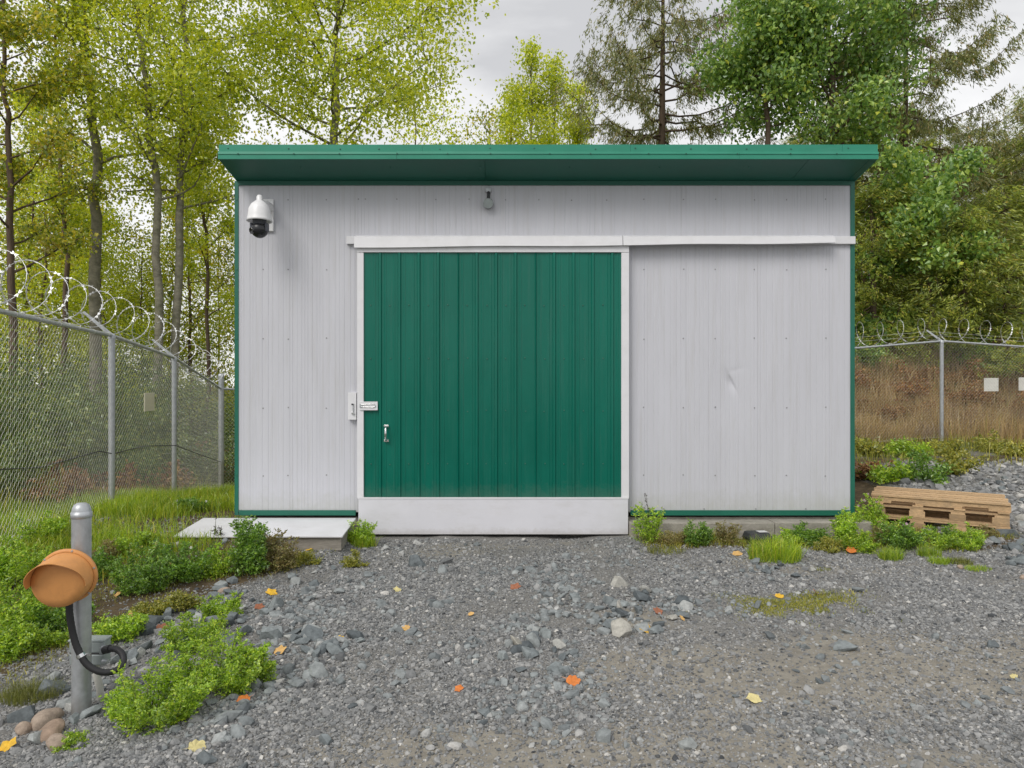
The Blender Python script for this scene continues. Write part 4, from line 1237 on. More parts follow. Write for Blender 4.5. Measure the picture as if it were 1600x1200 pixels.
# looping black conduit
def bez(pts, n=60):
    pts = np.asarray(pts, float); t = np.linspace(0, len(pts) - 1, n); outp = []
    for q in t:
        i = min(int(q), len(pts) - 2); u = q - i
        p0 = pts[max(i - 1, 0)]; p1 = pts[i]; p2 = pts[i + 1]; p3 = pts[min(i + 2, len(pts) - 1)]
        outp.append(0.5 * ((2 * p1) + (-p0 + p2) * u + (2 * p0 - 5 * p1 + 4 * p2 - p3) * u * u + (-p0 + 3 * p1 - 3 * p2 + p3) * u ** 3))
    return outp
cp = [P(108, 935, by - 0.085), P(109, 960, by - 0.085), P(114, 990, by - 0.08), P(122, 1015, by - 0.08), P(136, 1038, by - 0.08), P(158, 1050, by - 0.07), P(180, 1048, by - 0.04), P(192, 1036, by), P(191, 1022, by + 0.03), P(180, 1014, by + 0.05), P(163, 1016, by + 0.065)]
pc = bez(cp, 90)
cond = empty('flexible_conduit', tuple(cp[0]), 'black flexible conduit looping from the sensor to the junction box', 'conduit')
rad = [0.0145 + 0.0008 * (k % 2) for k in range(len(pc))]
MB().tube(pc, rad, 14).build('hose', M['rubber'], cond, smooth=True)
MB().tube([P(162.5, 1016, by + 0.064), P(172, 1013.5, by + 0.06)], 0.019, 14).build('hose_fitting', M['rubber'], cond)
t = np.array(pc[31]) - np.array(pc[29]); t /= np.linalg.norm(t)
MB().tube([np.array(pc[30]) - t * 0.008, np.array(pc[30]) + t * 0.008], 0.019, 14).build('clamp_band', M['chrome'], cond)
MB().box(np.array(pc[30]) + [0.012, 0.004, -0.004], np.array(pc[30]) + [0.042, 0.012, 0.006]).build('clamp_tab', M['chrome'], cond)
pv = gp(157, 1083)
o = MB().tube([P(150, 1036, jy), P(151, 1055, jy - .01), P(156, 1075, jy - 0.02), P(158, 1100, jy - 0.02)], 0.0165, 16).build('conduit_pipe', M['pvc'], smooth=True)
tag(o, 'short pale plastic pipe rising from the ground into the junction box', 'pipe')

# ------------------------------------------------------------------ pallets
PL, PD = 1.2, 0.8


def shared_box(name, sx, sy, sz):
    mb = MB().box((-sx / 2, -sy / 2, -sz / 2), (sx / 2, sy / 2, sz / 2))
    m = mb.mesh(name); m.materials.append(M['pallet']); return m


board_l = shared_box('board', PL, 0.095, 0.018)
board_x = shared_box('board', 0.12, PD, 0.02)
block_m = shared_box('block', 0.14, 0.10, 0.062)


def block_pallet(z, label, dx, rot):
    e = empty('wooden_pallet', (0, 0, z), label, 'pallet', 'stack of pallets')
    for sy in (-1, 0, 1):
        instance('bottom_board', board_l, e, (0, sy * (PD / 2 - 0.05), 0.01))
        for sx in (-1, -0.33, 0.33, 1) if sy != 0 else (-1, 0, 1):
            instance('block', block_m, e, (sx * (PL / 2 - 0.07), sy * (PD / 2 - 0.05), 0.051))
    for sx in (-1, -.33, 0.33, 1):
        instance('stringer_board', board_x, e, (sx * (PL / 2 - 0.06), 0, 0.092))
    for k in range(5):
        instance('deck_board', board_l, e, (0, -PD / 2 + 0.05 + k * (PD - 0.1) / 4, 0.112))
    return e


def stringer_pallet(z, label):
    e = empty('wooden_pallet', (0, 0, z), label, 'pallet', 'stack of pallets')
    # notched stringers
    h = 0.066
    pr = [(-0.6, 0), (-0.42, 0), (-0.418, 0.028), (-0.202, 0.028), (-0.20, 0), (0.20, 0), (0.202, 0.028), (0.418, 0.028), (0.42, 0), (0.6, 0)]
    for sy in (-1, 0, 1):
        y = sy * (PD / 2 - 0.032)
        mb = MB()
        for i in range(len(pr) - 1):
            (xa_, za), (xb_, zb) = pr[i], pr[i + 1]
            mb.hexa([(xa_, y - .02, za), (xb_, y - .02, zb), (xb_, y + .02, zb), (xa_, y + .02, za), (xa_, y - .02, h), (xb_, y - .02, h), (xb_, y + .02, h), (xa_, y + .02, h)])
        m = mb.mesh('stringer'); m.materials.append(M['pallet'])
        o = instance('stringer', m, e, (0, 0, 0.018))
    for k in range(5):
        instance('deck_board', board_l, e, (random.uniform(-.012, .012), -PD / 2 + 0.05 + k * (PD - 0.1) / 4, 0.0945), (0, 0, random.uniform(-.006, .006)), scale=(1, 1.1, 1))
    for k in range(4):
        instance('bottom_board', board_x, e, (-PL / 2 + 0.06 + k * (PL - 0.12) / 3, 0, 0.009), scale=(0.8, 1, 0.8))
    return e


pa_, pb_ = P(1577, 0, 6.62)[:2], P(1362, 0, 7.22)[:2]
d = pa_ - pb_; ang = math.atan2(d[1], d[0]); pl = np.linalg.norm(d)
nrm = np.array([-math.sin(ang), math.cos(ang)])
ctr = (pa_ + pb_) / 2 + nrm * PD / 2
base = Matrix.Translation((ctr[0], ctr[1], -0.03)) @ Matrix.Rotation(ang, 4, 'Z') @ Matrix.Rotation(math.radians(-1.2), 4, 'X')
for e, z, da, ox in ((block_pallet(0, 'bottom wooden pallet of the stack by the weeds, half buried in plants', 0, 0), 0.0, 0.0, 0.0),
                     (block_pallet(0, 'middle wooden pallet of the stack of three, open blocks showing', 0, 0), 0.1225, 0.015, -0.01),
                     (stringer_pallet(0, 'topmost wooden pallet of the stack with solid notched side boards'), 0.245, -0.01, 0.012)):
    e.matrix_world = base @ Matrix.Translation((ox, 0, z)) @ Matrix.Rotation(da, 4, 'Z')
    loc, rot, _ = (base @ Matrix.Translation((ox, 0, z)) @ Matrix.Rotation(da, 4, 'Z')).decompose()
    e.location = loc; e.rotation_euler = rot.to_euler()

# black bait box against the footing
g = gp(1184, 850)
bb = empty('bait_box', tuple(g), 'black plastic bait box on the ground against the concrete footing', 'box', rot=(0, 0, math.radians(8)))
W2, D2 = 0.115, 0.085
MB().hexa([(-W2, -D2, -0.01), (W2, -D2, -0.01), (W2, D2, -0.01), (-W2, D2, -0.01), (-W2 * .97, -D2 * .95, 0.058), (W2 * .97, -D2 * .95, 0.058), (W2 * .97, D2, 0.058), (-W2 * .97, D2, 0.058)]).build('base', M['bait'], bb, local=True, bevel=0.008)
MB().hexa([(-W2 * 1.03, -D2 * 1.03, 0.060), (W2 * 1.03, -D2 * 1.03, 0.060), (W2 * 1.03, D2, 0.060), (-W2 * 1.03, D2, 0.060), (-W2 * .8, -D2 * .55, 0.108), (W2 * .8, -D2 * .55, 0.108), (W2 * .85, D2 * .9, 0.112), (-W2 * .85, D2 * .9, 0.112)]).build('lid', M['bait'], bb, local=True, bevel=0.01)
MB().box((-W2 * 1.05, -D2 * 1.06, 0.054), (W2 * 1.05, D2, 0.0595)).build('rim', M['bait'], bb, local=True, bevel=0.002)
MB().box((0.0, -D2 * 0.4, 0.1125), (W2 * 0.75, D2 * 0.5, 0.1145)).build('paper_label', M['sticker'], bb, local=True)

# ------------------------------------------------------------------ trees
def wander(p0, d, length, n, r, bend=0.25, up=0.0):
    """a branch path that bends a little"""
    d = np.array(d, float); d /= np.linalg.norm(d)
    pts = [np.array(p0, float)]
    st = length / n
    for _ in range(n):
        d = d + r.normal(0, bend, 3) * 0.35 + np.array([0, 0, up])
        d /= np.linalg.norm(d)
        pts.append(pts[-1] + d * st)
    return np.array(pts)


def sample_path(p, t):
    q = np.linspace(0, 1, len(p))
    return np.stack([np.interp(t, q, p[:, k]) for k in range(3)], -1)


def broadleaf(name, base, trunk, r0, limbs, leaves, leaf, mat, bark, label, cat='tree', group=None, seed=1, start=0.3, reach=3.0, rise=0.5, prof=None, spread=0.22, droop=0.0, rt=0.25, kids=(3, 6)):
    """trunk: list of points relative to base; limbs leave it between start and the top"""
    r = np.random.default_rng(seed)
    e = empty(name, base, label, cat, group)
    trunk = np.array(trunk, float)
    tp = np.array(bez(trunk, 24))
    tp[1:-1, :2] += r.normal(0, 0.035, (len(tp) - 2, 2))
    tt = np.linspace(0, 1, len(tp))
    rad = r0 * (1 - (1 - rt) * tt) ** 1.0
    rad[0] *= 1.25
    wood = MB().tube(tp, rad, 9)
    anchor = []; wts = []
    for i in range(limbs):
        t = start + (0.985 - start) * ((i + r.random() * 0.8) / limbs)
        p = sample_path(tp, t)
        az = i * 2.399 + r.normal(0, 0.4)
        rel = (t - start) / (1 - start)
        pf = prof(rel) if prof else (0.55 + 0.9 * rel) * (1 - rel) ** 0.6 + 0.18
        ln = reach * pf * r.uniform(0.7, 1.2)
        d = np.array([math.cos(az), math.sin(az), rise * r.uniform(0.5, 1.5)])
        lp = wander(p, d, ln, 6, r, 0.35, 0.05 - droop)
        rr = r0 * (1 - (1 - rt) * t) * 0.42
        wood.tube(lp, np.linspace(rr, 0.008, len(lp)), 5, cap=False)
        anchor.append(sample_path(lp, r.uniform(0.45, 1, 6))); wts.append(np.full(6, ln))
        for k in range(r.integers(*kids)):
            u = r.uniform(0.25, 0.95)
            q = sample_path(lp, u)
            dd = (lp[-1] - lp[0]) / ln + r.normal(0, 0.7, 3)
            l2 = ln * r.uniform(0.2, 0.45)
            bp_ = wander(q, dd, l2, 4, r, 0.4, 0.03 - droop)
            wood.tube(bp_, np.linspace(max(0.008, rr * 0.35), 0.004, len(bp_)), 4, cap=False)
            anchor.append(sample_path(bp_, r.uniform(0.2, 1.05, 8))); wts.append(np.full(8, l2 * 1.3))
    wood.build_local('trunk', M[bark], e, smooth=True)
    A = np.concatenate(anchor); W = np.concatenate(wts)
    idx = r.choice(len(A), leaves, p=W / W.sum())
    c = A[idx] + r.normal(0, 1, (leaves, 3)) * spread * np.array([1, 1, 0.8])
    sz = leaf * r.uniform(0.65, 1.3, leaves)
    dirs = r.normal(0, 0.6, (leaves, 3)); dirs[:, 2] -= 0.5
    mb = MB(); add_leaves(mb, c, frames_from_dir(dirs, r), sz, sz * 0.72)
    mb.build_local('crown', M[mat], e)
    return e


def _bl(self, name, mat, parent, smooth=False):
    return link(name, self.mesh(name), mat, parent, smooth)


MB.build_local = _bl


def conifer(name, base, trunk, r0, limbs, label, mat='cedar', seed=1, start=0.1, reach=3.0, hang=0.5, density=1.0, group=None, power=0.8, sag=0.25, fuller=1.0, flat=0.35):
    """cedar: sweeping limbs, turned up at the tip, with sprays hanging from them"""
    r = np.random.default_rng(seed)
    e = empty(name, base, label, 'tree', group)
    tp = np.array(bez(np.array(trunk, float), 20)); tt = np.linspace(0, 1, 20)
    wood = MB().tube(tp, r0 * (1 - 0.9 * tt), 9)
    C, D, LN = [], [], []
    for i in range(limbs):
        t = start + (0.99 - start) * (i + r.random()) / limbs
        p = sample_path(tp, t); az = i * 2.399 + r.normal(0, 0.5)
        ln = reach * ((1 - t) / (1 - start)) ** power * r.uniform(0.65, 1.15) + 0.25
        h = np.array([math.cos(az), math.sin(az), 0])
        u = np.linspace(0, 1, 7)
        lp = p + h * (u * ln)[:, None] + np.array([0, 0, 1.0]) * ((-sag * np.sin(u * 2.6) + 0.30 * u ** 3) * ln)[:, None]
        lp[1:] += r.normal(0, 0.03 * ln, (6, 3))
        rr = r0 * (1 - 0.9 * t) * 0.33 + 0.006
        wood.tube(lp, np.linspace(rr, 0.006, 7), 4, cap=False)
        ns = int(ln * 16 * density) + 3
        us = r.uniform(0.12, 1.0, ns) ** 0.8
        q = sample_path(lp, us)
        side = np.stack([-h[1], h[0], 0.0 * h[0]])
        q = q + side[None, :] * (r.normal(0, 0.22, ns) * (0.35 + us))[:, None]
        k = int(18 * fuller)
        hl = hang * r.uniform(0.35, 1.1, ns)
        # each spray: k narrow leaflets down a drooping strand
        v = r.uniform(0, 1, (ns, k))
        dd = h[None, :] * flat + r.normal(0, 0.2 + 0.35 * flat, (ns, 3)); dd[:, 2] = -1.0 + 0.45 * flat
        pts = q[:, None, :] + dd[:, None, :] * (v * hl[:, None])[:, :, None]
        pts = pts + r.normal(0, 0.045, pts.shape) * (0.5 + v)[:, :, None]
        dl = np.repeat(dd[:, None, :], k, 1) + r.normal(0, 0.32, (ns, k, 3))
        C.append(pts.reshape(-1, 3)); D.append(dl.reshape(-1, 3)); LN.append((r.uniform(0.08, 0.17, (ns, k)) * (0.6 + 0.4 * hang / 0.5)).ravel())
    wood.build_local('trunk', M['bark_brown'], e, smooth=True)
    C = np.concatenate(C); D = np.concatenate(D); LN = np.concatenate(LN)
    mb = MB(); add_leaves(mb, C, frames_from_dir(D, r), LN, LN * r.uniform(0.15, 0.25, len(LN)), 0.15)
    mb.build_local('crown', M[mat], e)
    return e


def at_depth(px, Y):
    x = (px - 800) * Y / F
    return (x, Y, float(H(x, Y)) - 0.05)


def rel(base, pts, Y):
    """photo pixels of a trunk -> points relative to base"""
    return [(0, 0, 0)] + [tuple(P(px, py, Y) - np.array(base)) for px, py in pts]


# tall alders and poplars left of and behind the shed
Y = 19.0; b = at_depth(152, Y)
broadleaf('alder_tree', b, rel(b, [(150, 400), (147, 230), (128, 0), (112, -160), (105, -300)], Y), 0.17, 26, 15000, 0.10, 'alder', 'bark', 'thick grey trunked alder leaning slightly left, leftmost of the tall trees', seed=21, start=0.36, reach=3.4, rise=0.4, spread=0.36)
Y = 18.0; b = at_depth(250, Y)
broadleaf('alder_tree', b, rel(b, [(245, 420), (238, 220), (222, 80), (205, -40), (190, -260)], Y), 0.12, 24, 14000, 0.10, 'alder', 'bark', 'slender alder with a trunk bending left near the top, beside its straight twin', seed=22, start=0.28, reach=2.8, rise=0.4, spread=0.36)
Y = 18.4; b = at_depth(272, Y)
broadleaf('alder_tree', b, rel(b, [(278, 400), (284, 250), (288, 100), (291, -60), (296, -260)], Y), 0.12, 26, 15000, 0.10, 'alder', 'bark', 'slender straight alder just left of the shed roof', seed=23, start=0.28, reach=2.9, rise=0.4, spread=0.36)
Y = 21.0; b = at_depth(519, Y)
broadleaf('poplar_tree', b, rel(b, [(520, 420), (522, 200), (526, 60), (529, -60), (532, -330)], Y), 0.17, 40, 34000, 0.115, 'alder', 'bark', 'broad yellow-green poplar rising behind the left half of the shed roof', seed=28, start=0.29, reach=4.4, rise=0.22, prof=lambda q: (1 - q) ** 0.7 * 0.9 + 0.15, spread=0.42)
Y = 22.0; b = at_depth(100, Y)
broadleaf('alder_tree', b, rel(b, [(101, 420), (97, 300), (90, 150), (84, 0), (80, -160)], Y), 0.09, 22, 12000, 0.11, 'alder', 'bark_brown', 'thin dark stemmed alder behind the thick leftmost trunk', seed=25, start=0.25, reach=2.6, rise=0.6)
Y = 24.0; b = at_depth(325, Y)
broadleaf('alder_tree', b, rel(b, [(322, 400), (318, 300), (320, 200), (322, 60)], Y), 0.07, 26, 10000, 0.115, 'alder', 'bark_brown', 'spindly sapling against the sky at the left corner of the shed', seed=26, start=0.16, reach=2.0, rise=0.6)
Y = 17.0; b = at_depth(18, Y)
broadleaf('alder_tree', b, rel(b, [(20, 400), (14, 220), (5, 60), (0, -100)], Y), 0.10, 26, 14000, 0.105, 'alder_deep', 'bark_brown', 'leafy alder cut by the left photo edge behind the razor wire', seed=27, start=0.22, reach=2.5, rise=0.4)
# a wood of like saplings further back on the left
proto = None
r = np.random.default_rng(5)
bgp = [(-20, 28), (40, 25), (75, 29), (140, 27), (190, 28), (225, 25), (262, 29), (300, 27), (340, 31), (165, 24), (430, 33), (640, 35), (705, 34), (758, 36), (60, 23)]
for i, (px, Yb) in enumerate(bgp):
    b = at_depth(px, Yb)
    if i in (0, 1, 2):
        pr_ = broadleaf('sapling_tree', b, [(0, 0, 0), (0.1, 0, 3), (0.0, 0.1, 6), (0.3, 0, 9), (0.2, 0, 11 + i)], 0.09, 30, 9500, 0.125, ('alder', 'alder_deep', 'alder')[i], 'bark_brown', 'yellow-green sapling in the wood beyond the left fence', group='saplings of the wood beyond the left fence', seed=40 + i, start=0.08, reach=3.0, rise=0.35, spread=0.42)
        proto = (proto or []) + [pr_]
    else:
        o = copy_tree(proto[i % 3]); o.location = b; o.rotation_euler = (0, 0, r.random() * 6.28); s = r.uniform(0.6, 0.9) if px < 380 else {430: 1.05, 640: 1.25, 705: 1.22, 758: 1.2}[px]
        o.scale = (s, s, s * r.uniform(0.9, 1.1))
        if px > 380:
            o['label'] = {430: 'distant sapling top peeking over the roof left of the poplar trunk', 640: 'distant yellow-green treetop over the roof right of the poplar trunk', 705: 'distant treetop over the roof above the round wall sensor', 758: 'distant treetop over the roof just left of the young poplars'}[px]; o['group'] = 'distant treetops above the roof'
# young poplars behind the middle of the roof
Y = 30.0
for i, (px, top, lab) in enumerate(((832, 72, 'tallest of the young poplars above the middle of the roof'), (868, 90, 'young poplar right of the tallest one above the roof'), (800, 120, 'lower bushy young poplar left of the tallest one above the roof'), (905, 110, 'young poplar next to the bare cedar above the roof'))):
    b = at_depth(px, Y + i * 0.6); zt = P(0, top, Y)[2]
    broadleaf('young_poplar', b, [(0, 0, 0), (0.05, 0, zt * 0.4), (-0.05, 0, zt * 0.75), (0, 0, zt - b[2])], 0.09, 34, 9000, 0.13, 'alder', 'bark', lab, group='young poplars behind the roof', seed=60 + i, start=0.25, reach=2.3, rise=1.1, prof=lambda q: (1 - q) ** 0.8 + 0.10, spread=0.24)
# cedars and maples on the right
Y = 22.0; b = at_depth(1034, Y)
conifer('cedar_tree', b, rel(b, [(1034, 300), (1035, 150), (1036, 0), (1038, -260)], Y), 0.17, 62, 'bare topped brown cedar with upswept limbs above the right half of the roof', seed=71, start=0.34, reach=3.6, hang=0.62, density=1.05, power=0.55, sag=0.05)
Y = 21.0; b = at_depth(1414, Y)
conifer('cedar_tree', b, rel(b, [(1414, 350), (1415, 180), (1416, 0), (1418, -150)], Y), 0.13, 66, 'tall thin cedar standing right of the roof corner against the sky', seed=72, start=0.30, reach=5.0, hang=0.55, density=1.25, power=0.9, sag=0.12)
Y = 19.5; b = at_depth(1296, Y)
broadleaf('maple_tree', b, rel(b, [(1297, 350), (1300, 180), (1296, 60), (1290, -60)], Y), 0.16, 30, 26000, 0.13, 'maple', 'bark_brown', 'big green maple above the right end of the roof', seed=73, start=0.40, reach=2.1, rise=0.35, prof=lambda q: 0.75 + 0.5 * math.sin(q * 2.8), spread=0.34, kids=(5, 8))
Y = 19.0; b = at_depth(1200, Y)
broadleaf('maple_tree', b, rel(b, [(1202, 350), (1200, 200), (1198, 100), (1196, 50)], Y), 0.11, 22, 13000, 0.125, 'maple', 'bark_brown', 'green maple left of the big one above the right half of the roof', seed=74, start=0.5, reach=1.55, rise=0.3, prof=lambda q: 0.7 + 0.45 * math.sin(q * 2.8), spread=0.3, kids=(5, 8))
Y = 17.5; b = at_depth(1452, Y)
broadleaf('maple_tree', b, rel(b, [(1452, 480), (1450, 400), (1452, 320), (1450, 262)], Y), 0.07, 15, 9000, 0.13, 'maple', 'bark_brown', 'young bushy maple above the fence right of the shed', seed=78, start=0.3, reach=1.9, rise=0.25, prof=lambda q: 0.95 - 0.45 * q, spread=0.2, kids=(4, 7))
Y = 24.0; b = at_depth(1535, Y)
conifer('cedar_tree', b, rel(b, [(1535, 480), (1532, 320), (1536, 180)], Y), 0.14, 60, 'brownish cedar with a pointed top near the right photo edge', seed=76, start=0.06, reach=3.4, hang=0.5, density=1.6, power=0.7, flat=0.7)
Y = 20.0; b = at_depth(1625, Y)
conifer('cedar_tree', b, rel(b, [(1625, 450), (1622, 320), (1625, 195)], Y), 0.13, 56, 'cedar half cut off by the right photo edge', mat='cedar_green', seed=77, start=0.05, reach=3.0, hang=0.45, density=1.8, power=0.7, flat=0.9)
for i, (px, Yc, top, sc, lab) in enumerate(((1362, 18.2, 290, 1.9, 'drooping green cedar pressed against the right corner of the shed'), (1505, 17.4, 330, 1.9, 'drooping green cedar behind the signs on the right fence'),
                                            (1570, 17.8, 300, 2.1, 'drooping green cedar just left of the right photo edge'), (1425, 19.6, 330, 2.0, 'dark drooping cedar behind the young maple'))):
    b = at_depth(px, Yc); zt = P(0, top, Yc)[2] - b[2]
    conifer('cedar_tree', b, [(0, 0, 0), (0.05, 0, zt * .4), (0, 0, zt * .8), (0, 0, zt)], 0.10, 46, lab, mat='cedar_green', seed=80 + i, start=0.04, reach=sc, hang=0.4, density=2.0, power=0.6, flat=1.0)
# conifer and maple wood behind, dark mass on the right
protoc = None
for i, (px, Yb, s) in enumerate(((1340, 27, 1.0), (1390, 30, 1.05), (1470, 28, 0.95), (1590, 29, 0.9), (1660, 26, 1.0), (1250, 29, .85), (1120, 31, .75), (980, 31, .62), (1750, 24, 1.0), (1530, 33, .9), (1050, 28, .55), (1180, 27, .62))):
    b = at_depth(px, Yb)
    if protoc is None:
        protoc = conifer('forest_cedar', b, [(0, 0, 0), (0.1, 0, 4), (0, 0.1, 8), (0, 0, 11.5)], 0.16, 90, 'olive cedar in the dense wood behind the right end of the shed', mat='cedar_green', seed=90, start=0.04, reach=3.2, hang=0.5, density=1.7, power=0.6, flat=0.9, group='cedars of the wood behind the right end of the shed')
    else:
        o = copy_tree(protoc); o.location = b; o.rotation_euler = (0, 0, r.random() * 6.28); o.scale = (s, s, s * r.uniform(.85, 1.05))

# ------------------------------------------------------------------ shrubs, brambles and bracken beyond the fences
def shrub(name, base, w_, h, nleaf, leaf, mat, label, group=None, seed=1, stems=7, pinn=False, cat='shrub'):
    r = np.random.default_rng(seed)
    e = empty(name, base, label, cat, group)
    wood = MB(); anchor = []
    for i in range(stems):
        az = i * 2.399; d = np.array([math.cos(az) * w_ / h * 0.8, math.sin(az) * w_ / h * 0.8, 1.0]) * r.uniform(0.6, 1.1)
        p = wander((r.normal(0, 0.05), r.normal(0, 0.05), 0), d, h * r.uniform(0.7, 1.15), 6, r, 0.5, -0.08)
        wood.tube(p, np.linspace(0.012 * h + 0.002, 0.003, 7), 4, cap=False)
        anchor.append(sample_path(p, r.uniform(0.12, 1.0, 60)))
        for k in range(4):
            q = sample_path(p, r.uniform(0.3, 0.9)); d2 = r.normal(0, 1, 3); d2[2] = abs(d2[2]) * 0.4
            p2 = wander(q, d2, h * 0.4, 4, r, 0.4, -0.1)
            wood.tube(p2, np.linspace(0.005 * h + 0.001, 0.002, 5), 3, cap=False)
            anchor.append(sample_path(p2, r.uniform(0.1, 1.0, 30)))
    wood.build_local('stems', M['stem'], e, smooth=True)
    A = np.concatenate(anchor)
    c = A[r.integers(0, len(A), nleaf)] + r.normal(0, 1, (nleaf, 3)) * np.array([w_, w_, h]) * 0.07
    c[:, 2] = np.maximum(c[:, 2], 0.01)
    d = r.normal(0, 0.7, (nleaf, 3)); d[:, 2] += 0.15
    sz = leaf * r.uniform(0.6, 1.35, nleaf)
    mb = MB(); add_leaves(mb, c, frames_from_dir(d, r), sz, sz * 0.6)
    mb.build_local('leaves', M[mat], e)
    return e


def shrub_field(spots, protos, group_labels):
    for (px, py_or_y, s, k) in spots:
        pass


r = np.random.default_rng(15)
kinds = [('bramble_bush', 1.3, 1.5, 4500, 0.062, 'bramble', 'dark green bramble bush in the thicket beyond the left fence', 'brambles beyond the left fence'),
         ('bracken_bush', 1.0, 0.9, 2200, 0.10, 'rust_leaf', 'rusty brown bracken clump in the thicket beyond the left fence', 'bracken beyond the left fence'),
         ('leafy_bush', 1.5, 2.4, 7500, 0.062, 'bramble', 'tall olive green bush in the thicket beyond the left fence', 'olive bushes beyond the left fence')]
srcs = {}
spots = [(-7.2, 9.5, 1.1, 0), (-8.6, 11, 1.2, 2), (-7.6, 12.5, 1.0, 0), (-9.6, 13.2, 1.1, 2), (-8.3, 14.6, 1.2, 0), (-6.6, 11.3, .8, 1), (-6.3, 9.3, .7, 1), (-7.0, 13.8, .9, 1), (-6.9, 15.3, 1.0, 0),
         (-9.0, 16.0, 1.2, 2), (-10.8, 15.0, 1.2, 2), (-7.6, 17.0, 1.1, 1), (-6.4, 17.5, 1.0, 2), (-5.4, 8.2, .55, 1), (-6.2, 7.9, .75, 0), (-12.0, 17.0, 1.3, 2), (-5.7, 16.2, .8, 0), (-8.2, 9.6, 1.0, 2), (-5.9, 6.8, .6, 1), (-4.6, 17.6, .9, 1),
         (-7.4, 10.6, .9, 1), (-10.4, 18.5, 1.3, 2), (-9.0, 19.0, 1.2, 0), (-7.8, 20, 1.2, 2), (-13.5, 19.5, 1.4, 2), (-6.6, 20.5, 1.0, 2)]
for x, y, s, k in spots:
    nm, w_, h, nl, lf, mt, lab, grp = kinds[k]
    if k not in srcs:
        srcs[k] = shrub(nm, (x, y, float(H(x, y)) - 0.03), w_, h, nl, lf, mt, lab, grp, seed=100 + k, stems=9)
        o = srcs[k]
    else:
        o = copy_tree(srcs[k]); o.location = (x, y, float(H(x, y)) - 0.03)
    o.scale = (s, s, s * r.uniform(0.85, 1.15)); o.rotation_euler = (0, 0, r.random() * 6.28)
# bushes along the right fence and below the cedars
kinds = [('leafy_bush', 1.2, 1.3, 3000, 0.10, 'maple', 'green leafy bush at the top of the brown bank beyond the right fence', 'leafy bushes beyond the right fence'),
         ('heather_bush', 1.1, 0.8, 2600, 0.06, 'rust_leaf', 'dull brown heather clump on the bank beyond the right fence', 'heather beyond the right fence')]
srcs = {}
for x, y, s, k in ((9.3, 18.2, 1.0, 0), (10.2, 18.6, 1.1, 0), (11.4, 18.4, 1.0, 0), (12.6, 18.9, 1.1, 0), (8.6, 18.6, 1.0, 0), (13.6, 18.6, 1.1, 0), (14.8, 19, 1.2, 0), (9.4, 15.6, .9, 1), (10.6, 16.0, 1.0, 1), (11.6, 15.5, .9, 1), (12.4, 16.3, 1.1, 1), (8.4, 15.4, .8, 1), (13.0, 15.6, .9, 1), (9.9, 16.8, .8, 1), (9.0, 16.2, 1.1, 1), (11.1, 16.7, 1.0, 1), (10.2, 15.3, .7, 1), (12.8, 17.0, 1.2, 1), (8.9, 17.2, .7, 0), (11.9, 17.3, .6, 0), (13.8, 16.4, 1.0, 1), (7.9, 16.5, 1.0, 1)):
    nm, w_, h, nl, lf, mt, lab, grp = kinds[k]
    if k not in srcs:
        srcs[k] = shrub(nm, (x, y, float(H(x, y)) - 0.03), w_, h, nl, lf, mt, lab, grp, seed=110 + k, stems=9); o = srcs[k]
    else:
        o = copy_tree(srcs[k]); o.location = (x, y, float(H(x, y)) - 0.03)
    o.scale = (s, s, s * r.uniform(0.85, 1.15)); o.rotation_euler = (0, 0, r.random() * 6.28)
# low shrubs on the bank in front of the right fence
for i, (px, py, w_, h, mt, lab) in enumerate(((1385, 752, .5, .42, 'weed', 'low green shrub on the bank nearest the right corner of the shed'), (1440, 752, .6, .5, 'weed_dark', 'broad dark green shrub on the bank above the pallets'),
                                              (1490, 742, .5, .42, 'weed_olive', 'small olive shrub on the bank above the right end of the pallets'), (1420, 715, .7, .5, 'weed', 'green shrub at the foot of the right fence post'),
                                              (1545, 705, .6, .4, 'weed_olive', 'olive shrub under the sign on the right fence'), (1358, 748, .35, .36, 'rust_leaf', 'brown withered shrub beside the right corner of the shed'), (1595, 712, .5, .3, 'weed_olive', 'pale shrub at the right photo edge below the fence'),
                                              (1352, 712, .6, .5, 'weed_olive', 'olive shrub where the right fence meets the shed'), (1475, 712, .6, .45, 'weed_olive', 'yellowish shrub right of the right fence post'))):
    g = gp(px, py)
    shrub('low_shrub', tuple(g), w_ * 0.85, h * 0.85, 1500, 0.05, mt, lab, 'low shrubs on the right bank', seed=130 + i, stems=11)

